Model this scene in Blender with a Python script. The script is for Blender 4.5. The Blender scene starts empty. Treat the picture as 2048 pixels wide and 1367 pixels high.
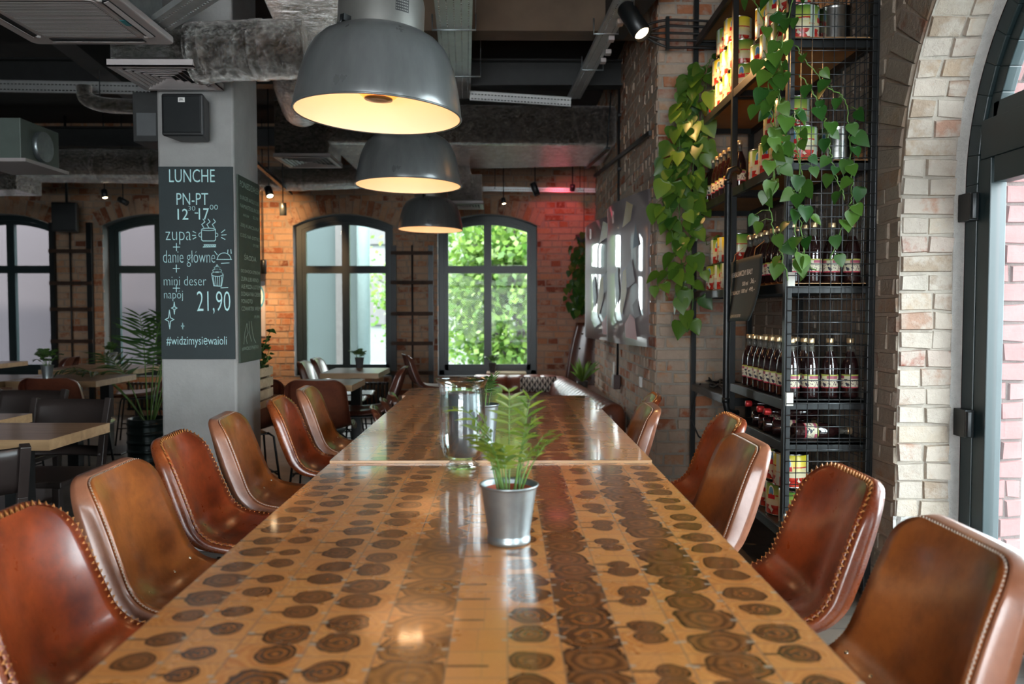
import bpy, bmesh, math, random
from mathutils import Vector, Matrix, noise as mnoise
R = random.Random(11)
scene = bpy.context.scene
COL = scene.collection
pi = math.pi

# ------------------------------------------------------------------ camera
F, CX, CY = 1593.0, 1024.0, 683.5
EYE = 1.25
cam_data = bpy.data.cameras.new('camera')
cam_data.sensor_width = 36.0
cam_data.lens = F / 2048 * 36.0
cam_data.clip_start = 0.05
cam_data.clip_end = 200
cam_data.dof.use_dof = True
cam_data.dof.focus_distance = 3.0
cam_data.dof.aperture_fstop = 3.2
cam = bpy.data.objects.new('camera', cam_data)
cam.location = (0, 0, EYE)
cam.rotation_euler = (math.radians(90 - 2.25), 0, math.radians(-0.47))
COL.objects.link(cam)
scene.camera = cam
RM = cam.rotation_euler.to_matrix()

def at(px, py, d):
    """the point at depth d (metres along +Y from the camera) seen at a photograph pixel"""
    v = RM @ Vector(((px - CX) / F, -(py - CY) / F, -1.0))
    return Vector((0, 0, EYE)) + v * (d / v.y)

def onz(px, py, z):
    v = RM @ Vector(((px - CX) / F, -(py - CY) / F, -1.0))
    return Vector((0, 0, EYE)) + v * ((z - EYE) / v.z)

# ------------------------------------------------------------------ world, sun, exposure
world = bpy.data.worlds.new('world')
scene.world = world
world.use_nodes = True
bg = world.node_tree.nodes['Background']
bg.inputs[0].default_value = (0.90, 0.96, 1.0, 1)
bg.inputs[1].default_value = 13.0
sd = bpy.data.lights.new('sun', 'SUN')
sd.energy = 7.0
sd.angle = math.radians(3)
sd.color = (1.0, 0.94, 0.82)
sun = bpy.data.objects.new('sun', sd)
sun.rotation_euler = Vector((0.35, 1.0, -1.25)).to_track_quat('-Z', 'Y').to_euler()
COL.objects.link(sun)
scene.view_settings.view_transform = 'Standard'
scene.view_settings.look = 'None'
scene.view_settings.gamma = 1
scene.view_settings.use_curve_mapping = False
scene.view_settings.exposure = 0.74
cy = scene.cycles
cy.max_bounces = 10
cy.diffuse_bounces = 5
cy.glossy_bounces = 4
cy.transmission_bounces = 8
cy.transparent_max_bounces = 12
cy.sample_clamp_indirect = 6.0
cy.caustics_reflective = False
cy.caustics_refractive = False
cy.use_denoising = True

def portal(loc, size, direction):
    l = bpy.data.lights.new('window_portal', 'AREA')
    l.shape = 'RECTANGLE'
    l.size, l.size_y = size
    l.cycles.is_portal = True
    o = bpy.data.objects.new('window_portal', l)
    o.location = loc
    o.rotation_euler = Vector(direction).to_track_quat('-Z', 'Z').to_euler()
    COL.objects.link(o)

def point(name, loc, power, color, radius=0.03, spot=None, aim=None, blend=0.6):
    l = bpy.data.lights.new(name, 'SPOT' if spot else 'POINT')
    l.energy = power
    l.color = color
    l.shadow_soft_size = radius
    if spot:
        l.spot_size = math.radians(spot)
        l.spot_blend = blend
    o = bpy.data.objects.new(name, l)
    o.location = loc
    if aim is not None:
        o.rotation_euler = (Vector(aim) - Vector(loc)).to_track_quat('-Z', 'Y').to_euler()
    COL.objects.link(o)
    return o

# ------------------------------------------------------------------ mesh builder
class MB:
    def __init__(s):
        s.v, s.f, s.m, s.c, s.sm, s.uv, s.uv2 = [], [], [], [], [], [], []
    def face(s, idx, mat=0, col=(0.5, 0.5, 0.5), smooth=False, uv=None, uv2=None):
        s.f.append(tuple(idx)); s.m.append(mat); s.c.append(col); s.sm.append(smooth)
        s.uv.append(uv); s.uv2.append(uv2)
    def add(s, *ps):
        n = len(s.v)
        s.v.extend([tuple(p) for p in ps])
        return list(range(n, n + len(ps)))
    def quad(s, a, b, c, d, **k):
        s.face(s.add(a, b, c, d), **k)
    def box(s, c, size, M=None, **k):
        x, y, z = size[0] / 2, size[1] / 2, size[2] / 2
        P = [Vector((sx * x, sy * y, sz * z)) for sz in (-1, 1) for sy in (-1, 1) for sx in (-1, 1)]
        if M is not None:
            P = [M @ p for p in P]
        i = s.add(*[p + Vector(c) for p in P])
        for q in ((0, 2, 3, 1), (4, 5, 7, 6), (0, 1, 5, 4), (2, 6, 7, 3), (0, 4, 6, 2), (1, 3, 7, 5)):
            s.face([i[j] for j in q], **k)
    def bx(s, x0, x1, y0, y1, z0, z1, **k):
        s.box(((x0 + x1) / 2, (y0 + y1) / 2, (z0 + z1) / 2), (abs(x1 - x0), abs(y1 - y0), abs(z1 - z0)), **k)
    def beam(s, a, b, w, h, up=(0, 0, 1), **k):
        a, b = Vector(a), Vector(b)
        d = (b - a); L = d.length; d.normalize()
        u = Vector(up)
        sx = d.cross(u)
        if sx.length < 1e-4: sx = d.cross(Vector((1, 0, 0)))
        sx.normalize(); uz = sx.cross(d)
        M = Matrix((sx, d, uz)).transposed()
        s.box((a + b) / 2, (w, L, h), M=M, **k)
    def tube(s, pts, r, n=8, closed=False, cap=True, smooth=True, **k):
        pts = [Vector(p) for p in pts]
        N = len(pts)
        rs = r if isinstance(r, (list, tuple)) else [r] * N
        prev = None
        rings = []
        for i, p in enumerate(pts):
            if closed:
                t = pts[(i + 1) % N] - pts[i - 1]
            else:
                t = pts[min(i + 1, N - 1)] - pts[max(i - 1, 0)]
            if t.length < 1e-9: t = Vector((0, 0, 1))
            t.normalize()
            if prev is None:
                u = t.cross(Vector((0, 0, 1)))
                if u.length < 0.05: u = t.cross(Vector((1, 0, 0)))
            else:
                u = prev - t * prev.dot(t)
                if u.length < 1e-6: u = t.cross(Vector((1, 0, 0.3)))
            u.normalize(); prev = u
            w = t.cross(u)
            rings.append(s.add(*[p + (u * math.cos(2 * pi * j / n) + w * math.sin(2 * pi * j / n)) * rs[i] for j in range(n)]))
        for i in range(N if closed else N - 1):
            a, b = rings[i], rings[(i + 1) % N]
            for j in range(n):
                s.face((a[j], a[(j + 1) % n], b[(j + 1) % n], b[j]), smooth=smooth, **k)
        if cap and not closed:
            s.face(rings[0][::-1], **k); s.face(rings[-1], **k)
    def lathe(s, prof, n=32, c=(0, 0, 0), M=None, smooth=True, mats=None, **k):
        c = Vector(c)
        rings = []
        for r, z in prof:
            ps = [Vector((r * math.cos(2 * pi * j / n), r * math.sin(2 * pi * j / n), z)) for j in range(n)]
            if M is not None: ps = [M @ p for p in ps]
            rings.append(s.add(*[p + c for p in ps]))
        for i in range(len(prof) - 1):
            kk = dict(k)
            if mats: kk['mat'] = mats[i]
            a, b = rings[i], rings[i + 1]
            for j in range(n):
                s.face((a[j], a[(j + 1) % n], b[(j + 1) % n], b[j]), smooth=smooth, **kk)
        if prof[0][0] > 1e-5:
            kk = dict(k); 
            if mats: kk['mat'] = mats[0]
            s.face(rings[0][::-1], **kk)
        if prof[-1][0] > 1e-5:
            kk = dict(k)
            if mats: kk['mat'] = mats[-1]
            s.face(rings[-1], **kk)
    def grid(s, fn, nu, nv, smooth=True, **k):
        idx = [s.add(*[fn(i / nu, j / nv) for j in range(nv + 1)]) for i in range(nu + 1)]
        for i in range(nu):
            for j in range(nv):
                s.face((idx[i][j], idx[i + 1][j], idx[i + 1][j + 1], idx[i][j + 1]), smooth=smooth, **k)
    def prism(s, poly, T, depth, **k):
        """poly of (u, v); T maps (u, v, w) to a point; extruded from w=0 to w=depth"""
        a = s.add(*[T(u, v, 0) for u, v in poly]); b = s.add(*[T(u, v, depth) for u, v in poly])
        s.face(a[::-1], **k); s.face(b, **k)
        n = len(poly)
        for i in range(n):
            s.face((a[i], a[(i + 1) % n], b[(i + 1) % n], b[i]), **k)
    def merge(s, me, M, **k):
        o = len(s.v)
        s.v.extend([tuple(M @ v.co) for v in me.vertices])
        for p in me.polygons:
            s.face([o + i for i in p.vertices], **k)

def obj(name, mb, mats, parent=None, loc=None, bevel=0, solid=0, sub=0, seg=2, weld=False, normals=False):
    me = bpy.data.meshes.new(name)
    me.from_pydata(mb.v, [], mb.f)
    me.polygons.foreach_set('material_index', mb.m)
    me.polygons.foreach_set('use_smooth', mb.sm)
    if any(c != (0.5, 0.5, 0.5) for c in mb.c):
        at_ = me.color_attributes.new('Col', 'FLOAT_COLOR', 'CORNER')
        buf = []
        for f, c in zip(mb.f, mb.c):
            buf.extend(list(c) + [1.0] if len(c) == 3 else list(c)) if False else buf.extend((c[0], c[1], c[2], 1.0) * len(f))
        at_.data.foreach_set('color', buf)
    for key, arr in (('UVMap', mb.uv), ('BUV', mb.uv2)):
        if any(u is not None for u in arr):
            l = me.uv_layers.new(name=key)
            buf = []
            for f, u in zip(mb.f, arr):
                for j in range(len(f)):
                    buf.extend(u[j] if u is not None else (0, 0))
            l.data.foreach_set('uv', buf)
    if weld or normals:
        b = bmesh.new(); b.from_mesh(me)
        if weld: bmesh.ops.remove_doubles(b, verts=b.verts, dist=1e-5)
        bmesh.ops.recalc_face_normals(b, faces=b.faces)
        b.to_mesh(me); b.free()
    me.update()
    for m in (mats if isinstance(mats, (list, tuple)) else [mats]):
        me.materials.append(m)
    o = bpy.data.objects.new(name, me)
    COL.objects.link(o)
    if parent is not None: o.parent = parent
    if loc is not None: o.location = loc
    if solid:
        q = o.modifiers.new('solid', 'SOLIDIFY'); q.thickness = solid; q.offset = -1
    if bevel:
        q = o.modifiers.new('bevel', 'BEVEL'); q.width = bevel; q.segments = seg; q.limit_method = 'ANGLE'
        q.angle_limit = math.radians(40)
    if sub:
        q = o.modifiers.new('sub', 'SUBSURF'); q.levels = sub; q.render_levels = sub
    return o

def tag(o, label=None, cat=None, group=None, kind=None):
    if label: o['label'] = label
    if cat: o['category'] = cat
    if group: o['group'] = group
    if kind: o['kind'] = kind
    return o

def thing(name, label, cat, loc=(0, 0, 0), rz=0.0, group=None, rot=None, scale=1):
    o = bpy.data.objects.new(name, None)
    o.empty_display_size = 0.05
    COL.objects.link(o)
    o.location = loc
    o.rotation_euler = rot if rot else (0, 0, rz)
    o.scale = (scale,) * 3
    return tag(o, label, cat, group)

def struct(name, mb, mats, parent=None, label=None, **k):
    o = obj(name, mb, mats, parent, **k)
    if parent is None: o['kind'] = 'structure'
    if label: o['label'] = label
    return o

def dup(root, loc, rz=0.0, label=None, group=None, rot=None, scale=None):
    r = root.copy(); COL.objects.link(r); r.location = loc
    r.rotation_euler = rot if rot else (0, 0, rz)
    if scale: r.scale = (scale,) * 3
    if label: r['label'] = label
    if group: r['group'] = group
    for ch in list(root.children):
        c = ch.copy(); COL.objects.link(c); c.parent = r
        for g in list(ch.children):
            d = g.copy(); COL.objects.link(d); d.parent = c
    return r

ORD = ['first', 'second', 'third', 'fourth', 'fifth', 'sixth', 'seventh', 'eighth', 'ninth', 'tenth', 'eleventh', 'twelfth']

# ------------------------------------------------------------------ materials
class NT:
    def __init__(s, name):
        s.mat = bpy.data.materials.new(name); s.mat.use_nodes = True
        s.t = s.mat.node_tree; s.b = s.t.nodes['Principled BSDF']
    def n(s, kind, **k):
        q = s.t.nodes.new('ShaderNode' + kind)
        for a, b in k.items():
            if a.startswith('i_'):
                key = a[2:]
                q.inputs[int(key) if key.isdigit() else key.replace('_', ' ')].default_value = b
            else: setattr(q, a, b)
        return q
    def l(s, a, b):
        s.t.links.new(a, b)
    def math(s, op, a, b=None, clamp=False):
        q = s.t.nodes.new('ShaderNodeMath'); q.operation = op; q.use_clamp = clamp
        for i, x in enumerate((a, b)):
            if x is None: continue
            if isinstance(x, (int, float)): q.inputs[i].default_value = x
            else: s.l(x, q.inputs[i])
        return q.outputs[0]
    def mix(s, f, a, b, blend='MIX'):
        q = s.t.nodes.new('ShaderNodeMix'); q.data_type = 'RGBA'; q.blend_type = blend
        for i, x in ((0, f), (6, a), (7, b)):
            if isinstance(x, (int, float)): q.inputs[i].default_value = x
            elif isinstance(x, tuple): q.inputs[i].default_value = x if len(x) == 4 else x + (1,)
            else: s.l(x, q.inputs[i])
        return q.outputs[2]
    def ramp(s, fac, stops, interp='LINEAR'):
        q = s.t.nodes.new('ShaderNodeValToRGB'); q.color_ramp.interpolation = interp
        e = q.color_ramp.elements
        while len(e) < len(stops): e.new(0.5)
        for i, (p, c) in enumerate(stops):
            e[i].position = p
            e[i].color = (c if isinstance(c, tuple) else (c, c, c)) + (1,) if not (isinstance(c, tuple) and len(c) == 4) else c
        s.l(fac, q.inputs[0])
        return q.outputs[0]
    def noise(s, scale, detail=4, rough=0.55, vec=None, dist=0):
        q = s.n('TexNoise'); q.inputs['Scale'].default_value = scale; q.inputs['Detail'].default_value = detail
        q.inputs['Roughness'].default_value = rough; q.inputs['Distortion'].default_value = dist
        s.l(vec if vec is not None else s.obj(), q.inputs['Vector'])
        return q.outputs['Fac']
    def obj(s):
        if not hasattr(s, '_o'): s._o = s.n('TexCoord')
        return s._o.outputs['Object']
    def bump(s, h, strength=0.3, dist=0.01):
        q = s.n('Bump'); q.inputs['Strength'].default_value = strength; q.inputs['Distance'].default_value = dist
        s.l(h, q.inputs['Height']); s.l(q.outputs[0], s.b.inputs['Normal'])
    def set(s, **k):
        for a, v in k.items():
            key = a.replace('_', ' ')
            if isinstance(v, (int, float)): s.b.inputs[key].default_value = v
            elif isinstance(v, tuple): s.b.inputs[key].default_value = v if len(v) == 4 else v + (1,)
            else: s.l(v, s.b.inputs[key])
        return s.mat

def mat(name, col, rough=0.5, metal=0.0, var=0.15, scale=12, bump=0.0, bscale=60, bdist=0.004, **k):
    n = NT(name)
    c = tuple(col)
    if var:
        f = n.noise(scale)
        n.set(Base_Color=n.mix(f, tuple(x * (1 - var * 1.6) for x in c), tuple(min(1, x * (1 + var)) for x in c)))
    else: n.set(Base_Color=c)
    n.set(Roughness=rough, Metallic=metal, **k)
    if bump: n.bump(n.noise(bscale), bump, bdist)
    return n.mat

def brick_mat(name, stops, plaster, plaster_amt=0.45, white=0.0):
    n = NT(name)
    a = n.n('Attribute', attribute_name='Col')
    sep = n.n('SeparateColor'); n.l(a.outputs['Color'], sep.inputs[0])
    base = n.ramp(sep.outputs[0], stops)
    f1 = n.noise(9, 6, 0.65); f2 = n.noise(45, 5, 0.7)
    c = n.mix(f2, n.mix(0.45, base, (0.03, 0.02, 0.015), 'MIX'), base)
    pl = n.mix(n.noise(25, 4), tuple(x * 0.75 for x in plaster), plaster)
    mm = n.math('ADD', n.math('MULTIPLY', f1, 1.0), n.math('MULTIPLY', sep.outputs[1], 0.25))
    mask = n.ramp(mm, [(0.62 - plaster_amt * 0.25, 0.0), (0.74 - plaster_amt * 0.2, 0.85)])
    c = n.mix(mask, c, pl)
    n.set(Base_Color=c, Roughness=0.9, Specular_IOR_Level=0.25)
    n.bump(n.math('ADD', n.math('MULTIPLY', f2, 0.7), f1), 0.75, 0.012)
    return n.mat

BR_FAR = brick_mat('brick_far', [(0.0, (0.20, 0.065, 0.035)), (0.2, (0.34, 0.12, 0.06)), (0.5, (0.48, 0.21, 0.105)), (0.85, (0.58, 0.34, 0.19)), (1, (0.50, 0.15, 0.07))], (0.50, 0.34, 0.23), 0.45)
BR_MIR = brick_mat('brick_mirror_wall', [(0.0, (0.34, 0.10, 0.055)), (0.3, (0.54, 0.20, 0.095)), (0.6, (0.62, 0.31, 0.17)), (0.85, (0.62, 0.42, 0.27)), (1, (0.52, 0.24, 0.17))], (0.52, 0.42, 0.33), 0.50)
BR_JAM = brick_mat('brick_jamb', [(0.0, (0.30, 0.07, 0.045)), (0.09, (0.33, 0.10, 0.065)), (0.13, (0.44, 0.25, 0.18)), (0.35, (0.32, 0.25, 0.19)), (0.6, (0.50, 0.37, 0.26)), (0.8, (0.40, 0.36, 0.31)), (1, (0.60, 0.48, 0.36))], (0.48, 0.42, 0.36), 0.5)
BR_WALL = brick_mat('brick_shelf_wall', [(0.0, (0.22, 0.08, 0.05)), (0.15, (0.30, 0.17, 0.10)), (0.6, (0.34, 0.24, 0.165)), (1, (0.38, 0.29, 0.21))], (0.30, 0.25, 0.20), 0.85)
BR_OUT = mat('outer_red_brick', (0.24, 0.095, 0.090), 0.8, var=0.25, bump=0.3)
def mortar_mat(name, col):
    n = NT(name); f = n.noise(30, 6, 0.7)
    n.set(Base_Color=n.mix(f, tuple(c * 0.6 for c in col), col), Roughness=0.95, Specular_IOR_Level=0.2)
    n.bump(f, 0.9, 0.01); return n.mat
MORTAR = mortar_mat('mortar', (0.40, 0.31, 0.24))
MORTAR_P = mortar_mat('mortar_pale', (0.46, 0.41, 0.35))
PLASTER = mortar_mat('crumbling_plaster', (0.50, 0.48, 0.45))

def foil_mat():
    n = NT('crinkled_foil')
    v = n.n('TexVoronoi', feature='DISTANCE_TO_EDGE'); v.inputs['Scale'].default_value = 22
    m = n.n('MixRGB') if False else None
    w = n.noise(14, 6, 0.75, dist=1.5); w2 = n.noise(60, 5, 0.7, dist=0.8)
    n.l(n.obj(), v.inputs['Vector'])
    h = n.math('ADD', n.math('MULTIPLY', w, 1.0), n.math('ADD', n.math('MULTIPLY', w2, 0.5), n.math('MULTIPLY', v.outputs[0], 0.6)))
    n.set(Base_Color=n.mix(n.ramp(w, [(0.35, 0.0), (0.65, 1.0)]), (0.30, 0.275, 0.255), (0.72, 0.68, 0.64)), Metallic=1.0, Roughness=0.20)
    n.bump(h, 1.0, 0.045)
    return n.mat
FOIL = foil_mat()
GALV = mat('galvanised_steel', (0.33, 0.37, 0.38), 0.40, 0.85, var=0.25, scale=20)
TRAYM = mat('tray_steel', (0.52, 0.53, 0.52), 0.45, 0.7, var=0.15)
BLACK = mat('black_steel', (0.013, 0.015, 0.016), 0.38, 0.3, var=0.2)
BLACKP = mat('black_plastic', (0.012, 0.012, 0.013), 0.45, var=0)
DARKGREY = mat('dark_grey', (0.05, 0.05, 0.05), 0.7, var=0.2)
CEIL = mat('dark_ceiling', (0.028, 0.025, 0.023), 0.9, var=0.4, scale=3, bump=0.3, bscale=8)
CEILBOARD = mat('ceiling_board', (0.13, 0.088, 0.058), 0.85, var=0.3, scale=5, bump=0.3, bscale=12)
IBEAM = mat('steel_beam', (0.028, 0.029, 0.029), 0.5, 0.2, var=0.25)
CONC = NT('raw_concrete')
_f = CONC.noise(5, 8, 0.65); _g = CONC.noise(60, 4)
CONC.set(Base_Color=CONC.mix(_f, (0.19, 0.185, 0.18), (0.36, 0.35, 0.34)), Roughness=0.85)
CONC.bump(CONC.math('ADD', _f, CONC.math('MULTIPLY', _g, 0.3)), 0.35, 0.01); CONC = CONC.mat
FRAME = mat('window_frame_paint', (0.012, 0.024, 0.026), 0.4, var=0.1)
REVEAL = mat('window_reveal_paint', (0.055, 0.052, 0.048), 0.7, var=0.15, bump=0.2)
ACW = mat('aircon_plastic', (0.40, 0.36, 0.35), 0.5, var=0.05)
WHITEP = mat('white_plastic', (0.7, 0.68, 0.65), 0.4, var=0.05)
CHALKB = mat('chalkboard', (0.017, 0.027, 0.029), 0.65, var=0.35, scale=4)
CHALKG = mat('chalkboard_olive', (0.040, 0.055, 0.040), 0.65, var=0.35, scale=4)
CHALK = mat('chalk_paint', (0.50, 0.78, 0.78), 0.8, var=0.1)
CHALKD = mat('chalk_dim', (0.30, 0.38, 0.32), 0.8, var=0.1)
CHALKW = mat('chalk_white', (0.75, 0.75, 0.73), 0.8, var=0.1)
WALNUT = mat('dark_stained_wood', (0.030, 0.022, 0.020), 0.35, var=0.3, scale=8)
GOLD = mat('gold_cap', (0.80, 0.58, 0.32), 0.3, 0.8, var=0.1)
RED = mat('red_cap', (0.55, 0.03, 0.03), 0.35, 0.3, var=0.1)
SHELFWOOD = mat('shelf_plywood', (0.36, 0.20, 0.085), 0.6, var=0.25, scale=6)
STEM = mat('plant_stem', (0.10, 0.20, 0.035), 0.55, var=0.2)
TERRA = mat('red_inner_pot', (0.45, 0.09, 0.05), 0.6, var=0.1)
SOIL = mat('potting_soil', (0.03, 0.02, 0.014), 0.95, var=0.4, scale=60, bump=0.6)
CANDLE = mat('grey_candle_wax', (0.10, 0.105, 0.112), 0.36, var=0.12, scale=20, Subsurface_Weight=0.05)
BRASS = mat('rivet_metal', (0.75, 0.68, 0.58), 0.25, 1.0, var=0)
CREAM = mat('cream_fabric', (0.6, 0.58, 0.52), 0.9, var=0.1)
RUST = mat('rusty_steel', (0.06, 0.030, 0.018), 0.75, 0.2, var=0.6, scale=15, bump=0.4)
FLOORM = NT('dark_board_floor')
_b = FLOORM.n('TexBrick'); _b.inputs['Scale'].default_value = 1.0; _b.inputs['Brick Width'].default_value = 1.4; _b.inputs['Row Height'].default_value = 0.14
_b.inputs['Mortar Size'].default_value = 0.004; _b.inputs[1].default_value = (0.075, 0.06, 0.048, 1); _b.inputs[2].default_value = (0.15, 0.12, 0.095, 1); _b.inputs[3].default_value = (0.02, 0.02, 0.02, 1)
FLOORM.l(FLOORM.obj(), _b.inputs['Vector'])
FLOORM.set(Base_Color=FLOORM.mix(FLOORM.noise(7, 6), (0.06, 0.05, 0.042), _b.outputs[0]), Roughness=0.42); FLOORM = FLOORM.mat

def glass_mat(name, col=(1, 1, 1), rough=0.0, ior=1.45):
    n = NT(name); n.set(Base_Color=col, Transmission_Weight=1.0, Roughness=rough, IOR=ior); return n.mat
def pane_mat(name, tint, power=3.5, haze=0.0, base=0.045):
    n = NT(name)
    tr = n.n('BsdfTransparent'); tr.inputs[0].default_value = tint + (1,)
    g = n.n('BsdfGlossy'); g.inputs['Roughness'].default_value = 0.02
    fr = n.n('LayerWeight'); fr.inputs[0].default_value = 0.5
    ff = n.math('ADD', base, n.math('MULTIPLY', n.math('POWER', fr.outputs['Facing'], power), 0.6))
    m = n.n('MixShader'); n.l(ff, m.inputs[0]); n.l(tr.outputs[0], m.inputs[1]); n.l(g.outputs[0], m.inputs[2])
    if haze:
        df = n.n('BsdfTranslucent'); df.inputs[0].default_value = (0.8, 0.85, 0.87, 1)
        m2 = n.n('MixShader'); n.l(n.math('MULTIPLY', n.noise(2.5, 5), haze * 2), m2.inputs[0]); n.l(m.outputs[0], m2.inputs[1]); n.l(df.outputs[0], m2.inputs[2]); m = m2
    n.l(m.outputs[0], n.t.nodes['Material Output'].inputs[0]); return n.mat
PANE = pane_mat('window_pane', (0.93, 0.97, 0.96), 3.5, 0.0, 0.010)
GLASS = pane_mat('clear_vase_glass', (0.93, 0.965, 0.965), 1.25)
PANED = pane_mat('dusty_door_pane', (0.85, 0.93, 0.94), 3.5, 0.022)
MIRROR = NT('mirror_glass'); _gl = MIRROR.n('BsdfGlossy'); _gl.inputs['Color'].default_value = (0.62, 0.62, 0.60, 1); _gl.inputs['Roughness'].default_value = 0.04
MIRROR.set(Base_Color=(0.44, 0.37, 0.38), Roughness=0.5); _ms = MIRROR.n('MixShader'); _ms.inputs[0].default_value = 0.36
MIRROR.l(MIRROR.b.outputs[0], _ms.inputs[1]); MIRROR.l(_gl.outputs[0], _ms.inputs[2]); MIRROR.l(_ms.outputs[0], MIRROR.t.nodes['Material Output'].inputs[0]); MIRROR = MIRROR.mat

def leather(name, c0, c1, rough=0.33, wear=None):
    n = NT(name)
    f = n.noise(5, 6, 0.6); g = n.noise(300, 3, 0.6); h = n.noise(22, 5, 0.7)
    c = n.mix(n.ramp(f, [(0.35, 0.0), (0.65, 1.0)]), c0, c1)
    c = n.mix(n.ramp(h, [(0.45, 0.0), (0.75, 0.45)]), c, tuple(x * 0.45 for x in c0))
    n.set(Base_Color=c, Roughness=n.math('ADD', n.math('MULTIPLY', h, 0.18), rough - 0.06), Coat_Weight=0.5, Coat_Roughness=0.16, Specular_IOR_Level=0.5)
    n.bump(n.math('ADD', n.math('MULTIPLY', g, 0.35), h), 0.22, 0.003)
    return n.mat
LRED = leather('oxblood_leather', (0.12, 0.015, 0.004), (0.36, 0.060, 0.013), 0.27)
LREDE = leather('oxblood_leather_edge', (0.13, 0.022, 0.008), (0.32, 0.075, 0.018), 0.25)
LTAN = leather('tan_leather', (0.16, 0.040, 0.009), (0.37, 0.108, 0.022), 0.29)
LTANE = leather('tan_leather_edge', (0.24, 0.085, 0.042), (0.36, 0.145, 0.080), 0.32)
LBANQ = leather('banquette_leather', (0.13, 0.028, 0.012), (0.24, 0.060, 0.022), 0.55)
LDARK = leather('dark_brown_leather', (0.075, 0.020, 0.012), (0.15, 0.045, 0.022), 0.3)
LACE = mat('orange_lacing', (0.52, 0.20, 0.05), 0.6, var=0.2, scale=80)
THREAD = mat('pale_thread', (0.55, 0.42, 0.33), 0.8, var=0.15, scale=80)

def wood_plank(name, a, b, axis=0, rough=0.35):
    n = NT(name)
    mp = n.n('Mapping'); sc = [9, 9, 9]; sc[axis] = 0.9; mp.inputs['Scale'].default_value = sc
    n.l(n.obj(), mp.inputs[0])
    f = n.noise(2.2, 6, 0.6, vec=mp.outputs[0], dist=0.8)
    n.set(Base_Color=n.mix(n.ramp(f, [(0.3, 0.0), (0.7, 1.0)]), a, b), Roughness=rough, Coat_Weight=0.2, Coat_Roughness=0.15)
    return n.mat
BTOP = wood_plank('bistro_top_wood', (0.16, 0.085, 0.045), (0.34, 0.20, 0.11))
BEDGE = wood_plank('bistro_edge_wood', (0.30, 0.18, 0.09), (0.46, 0.30, 0.16))
LEDGEW = wood_plank('ledge_wood', (0.10, 0.045, 0.025), (0.19, 0.09, 0.05), axis=1)
CRATEW = wood_plank('crate_wood', (0.30, 0.22, 0.14), (0.5, 0.38, 0.25), rough=0.8)

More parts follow.
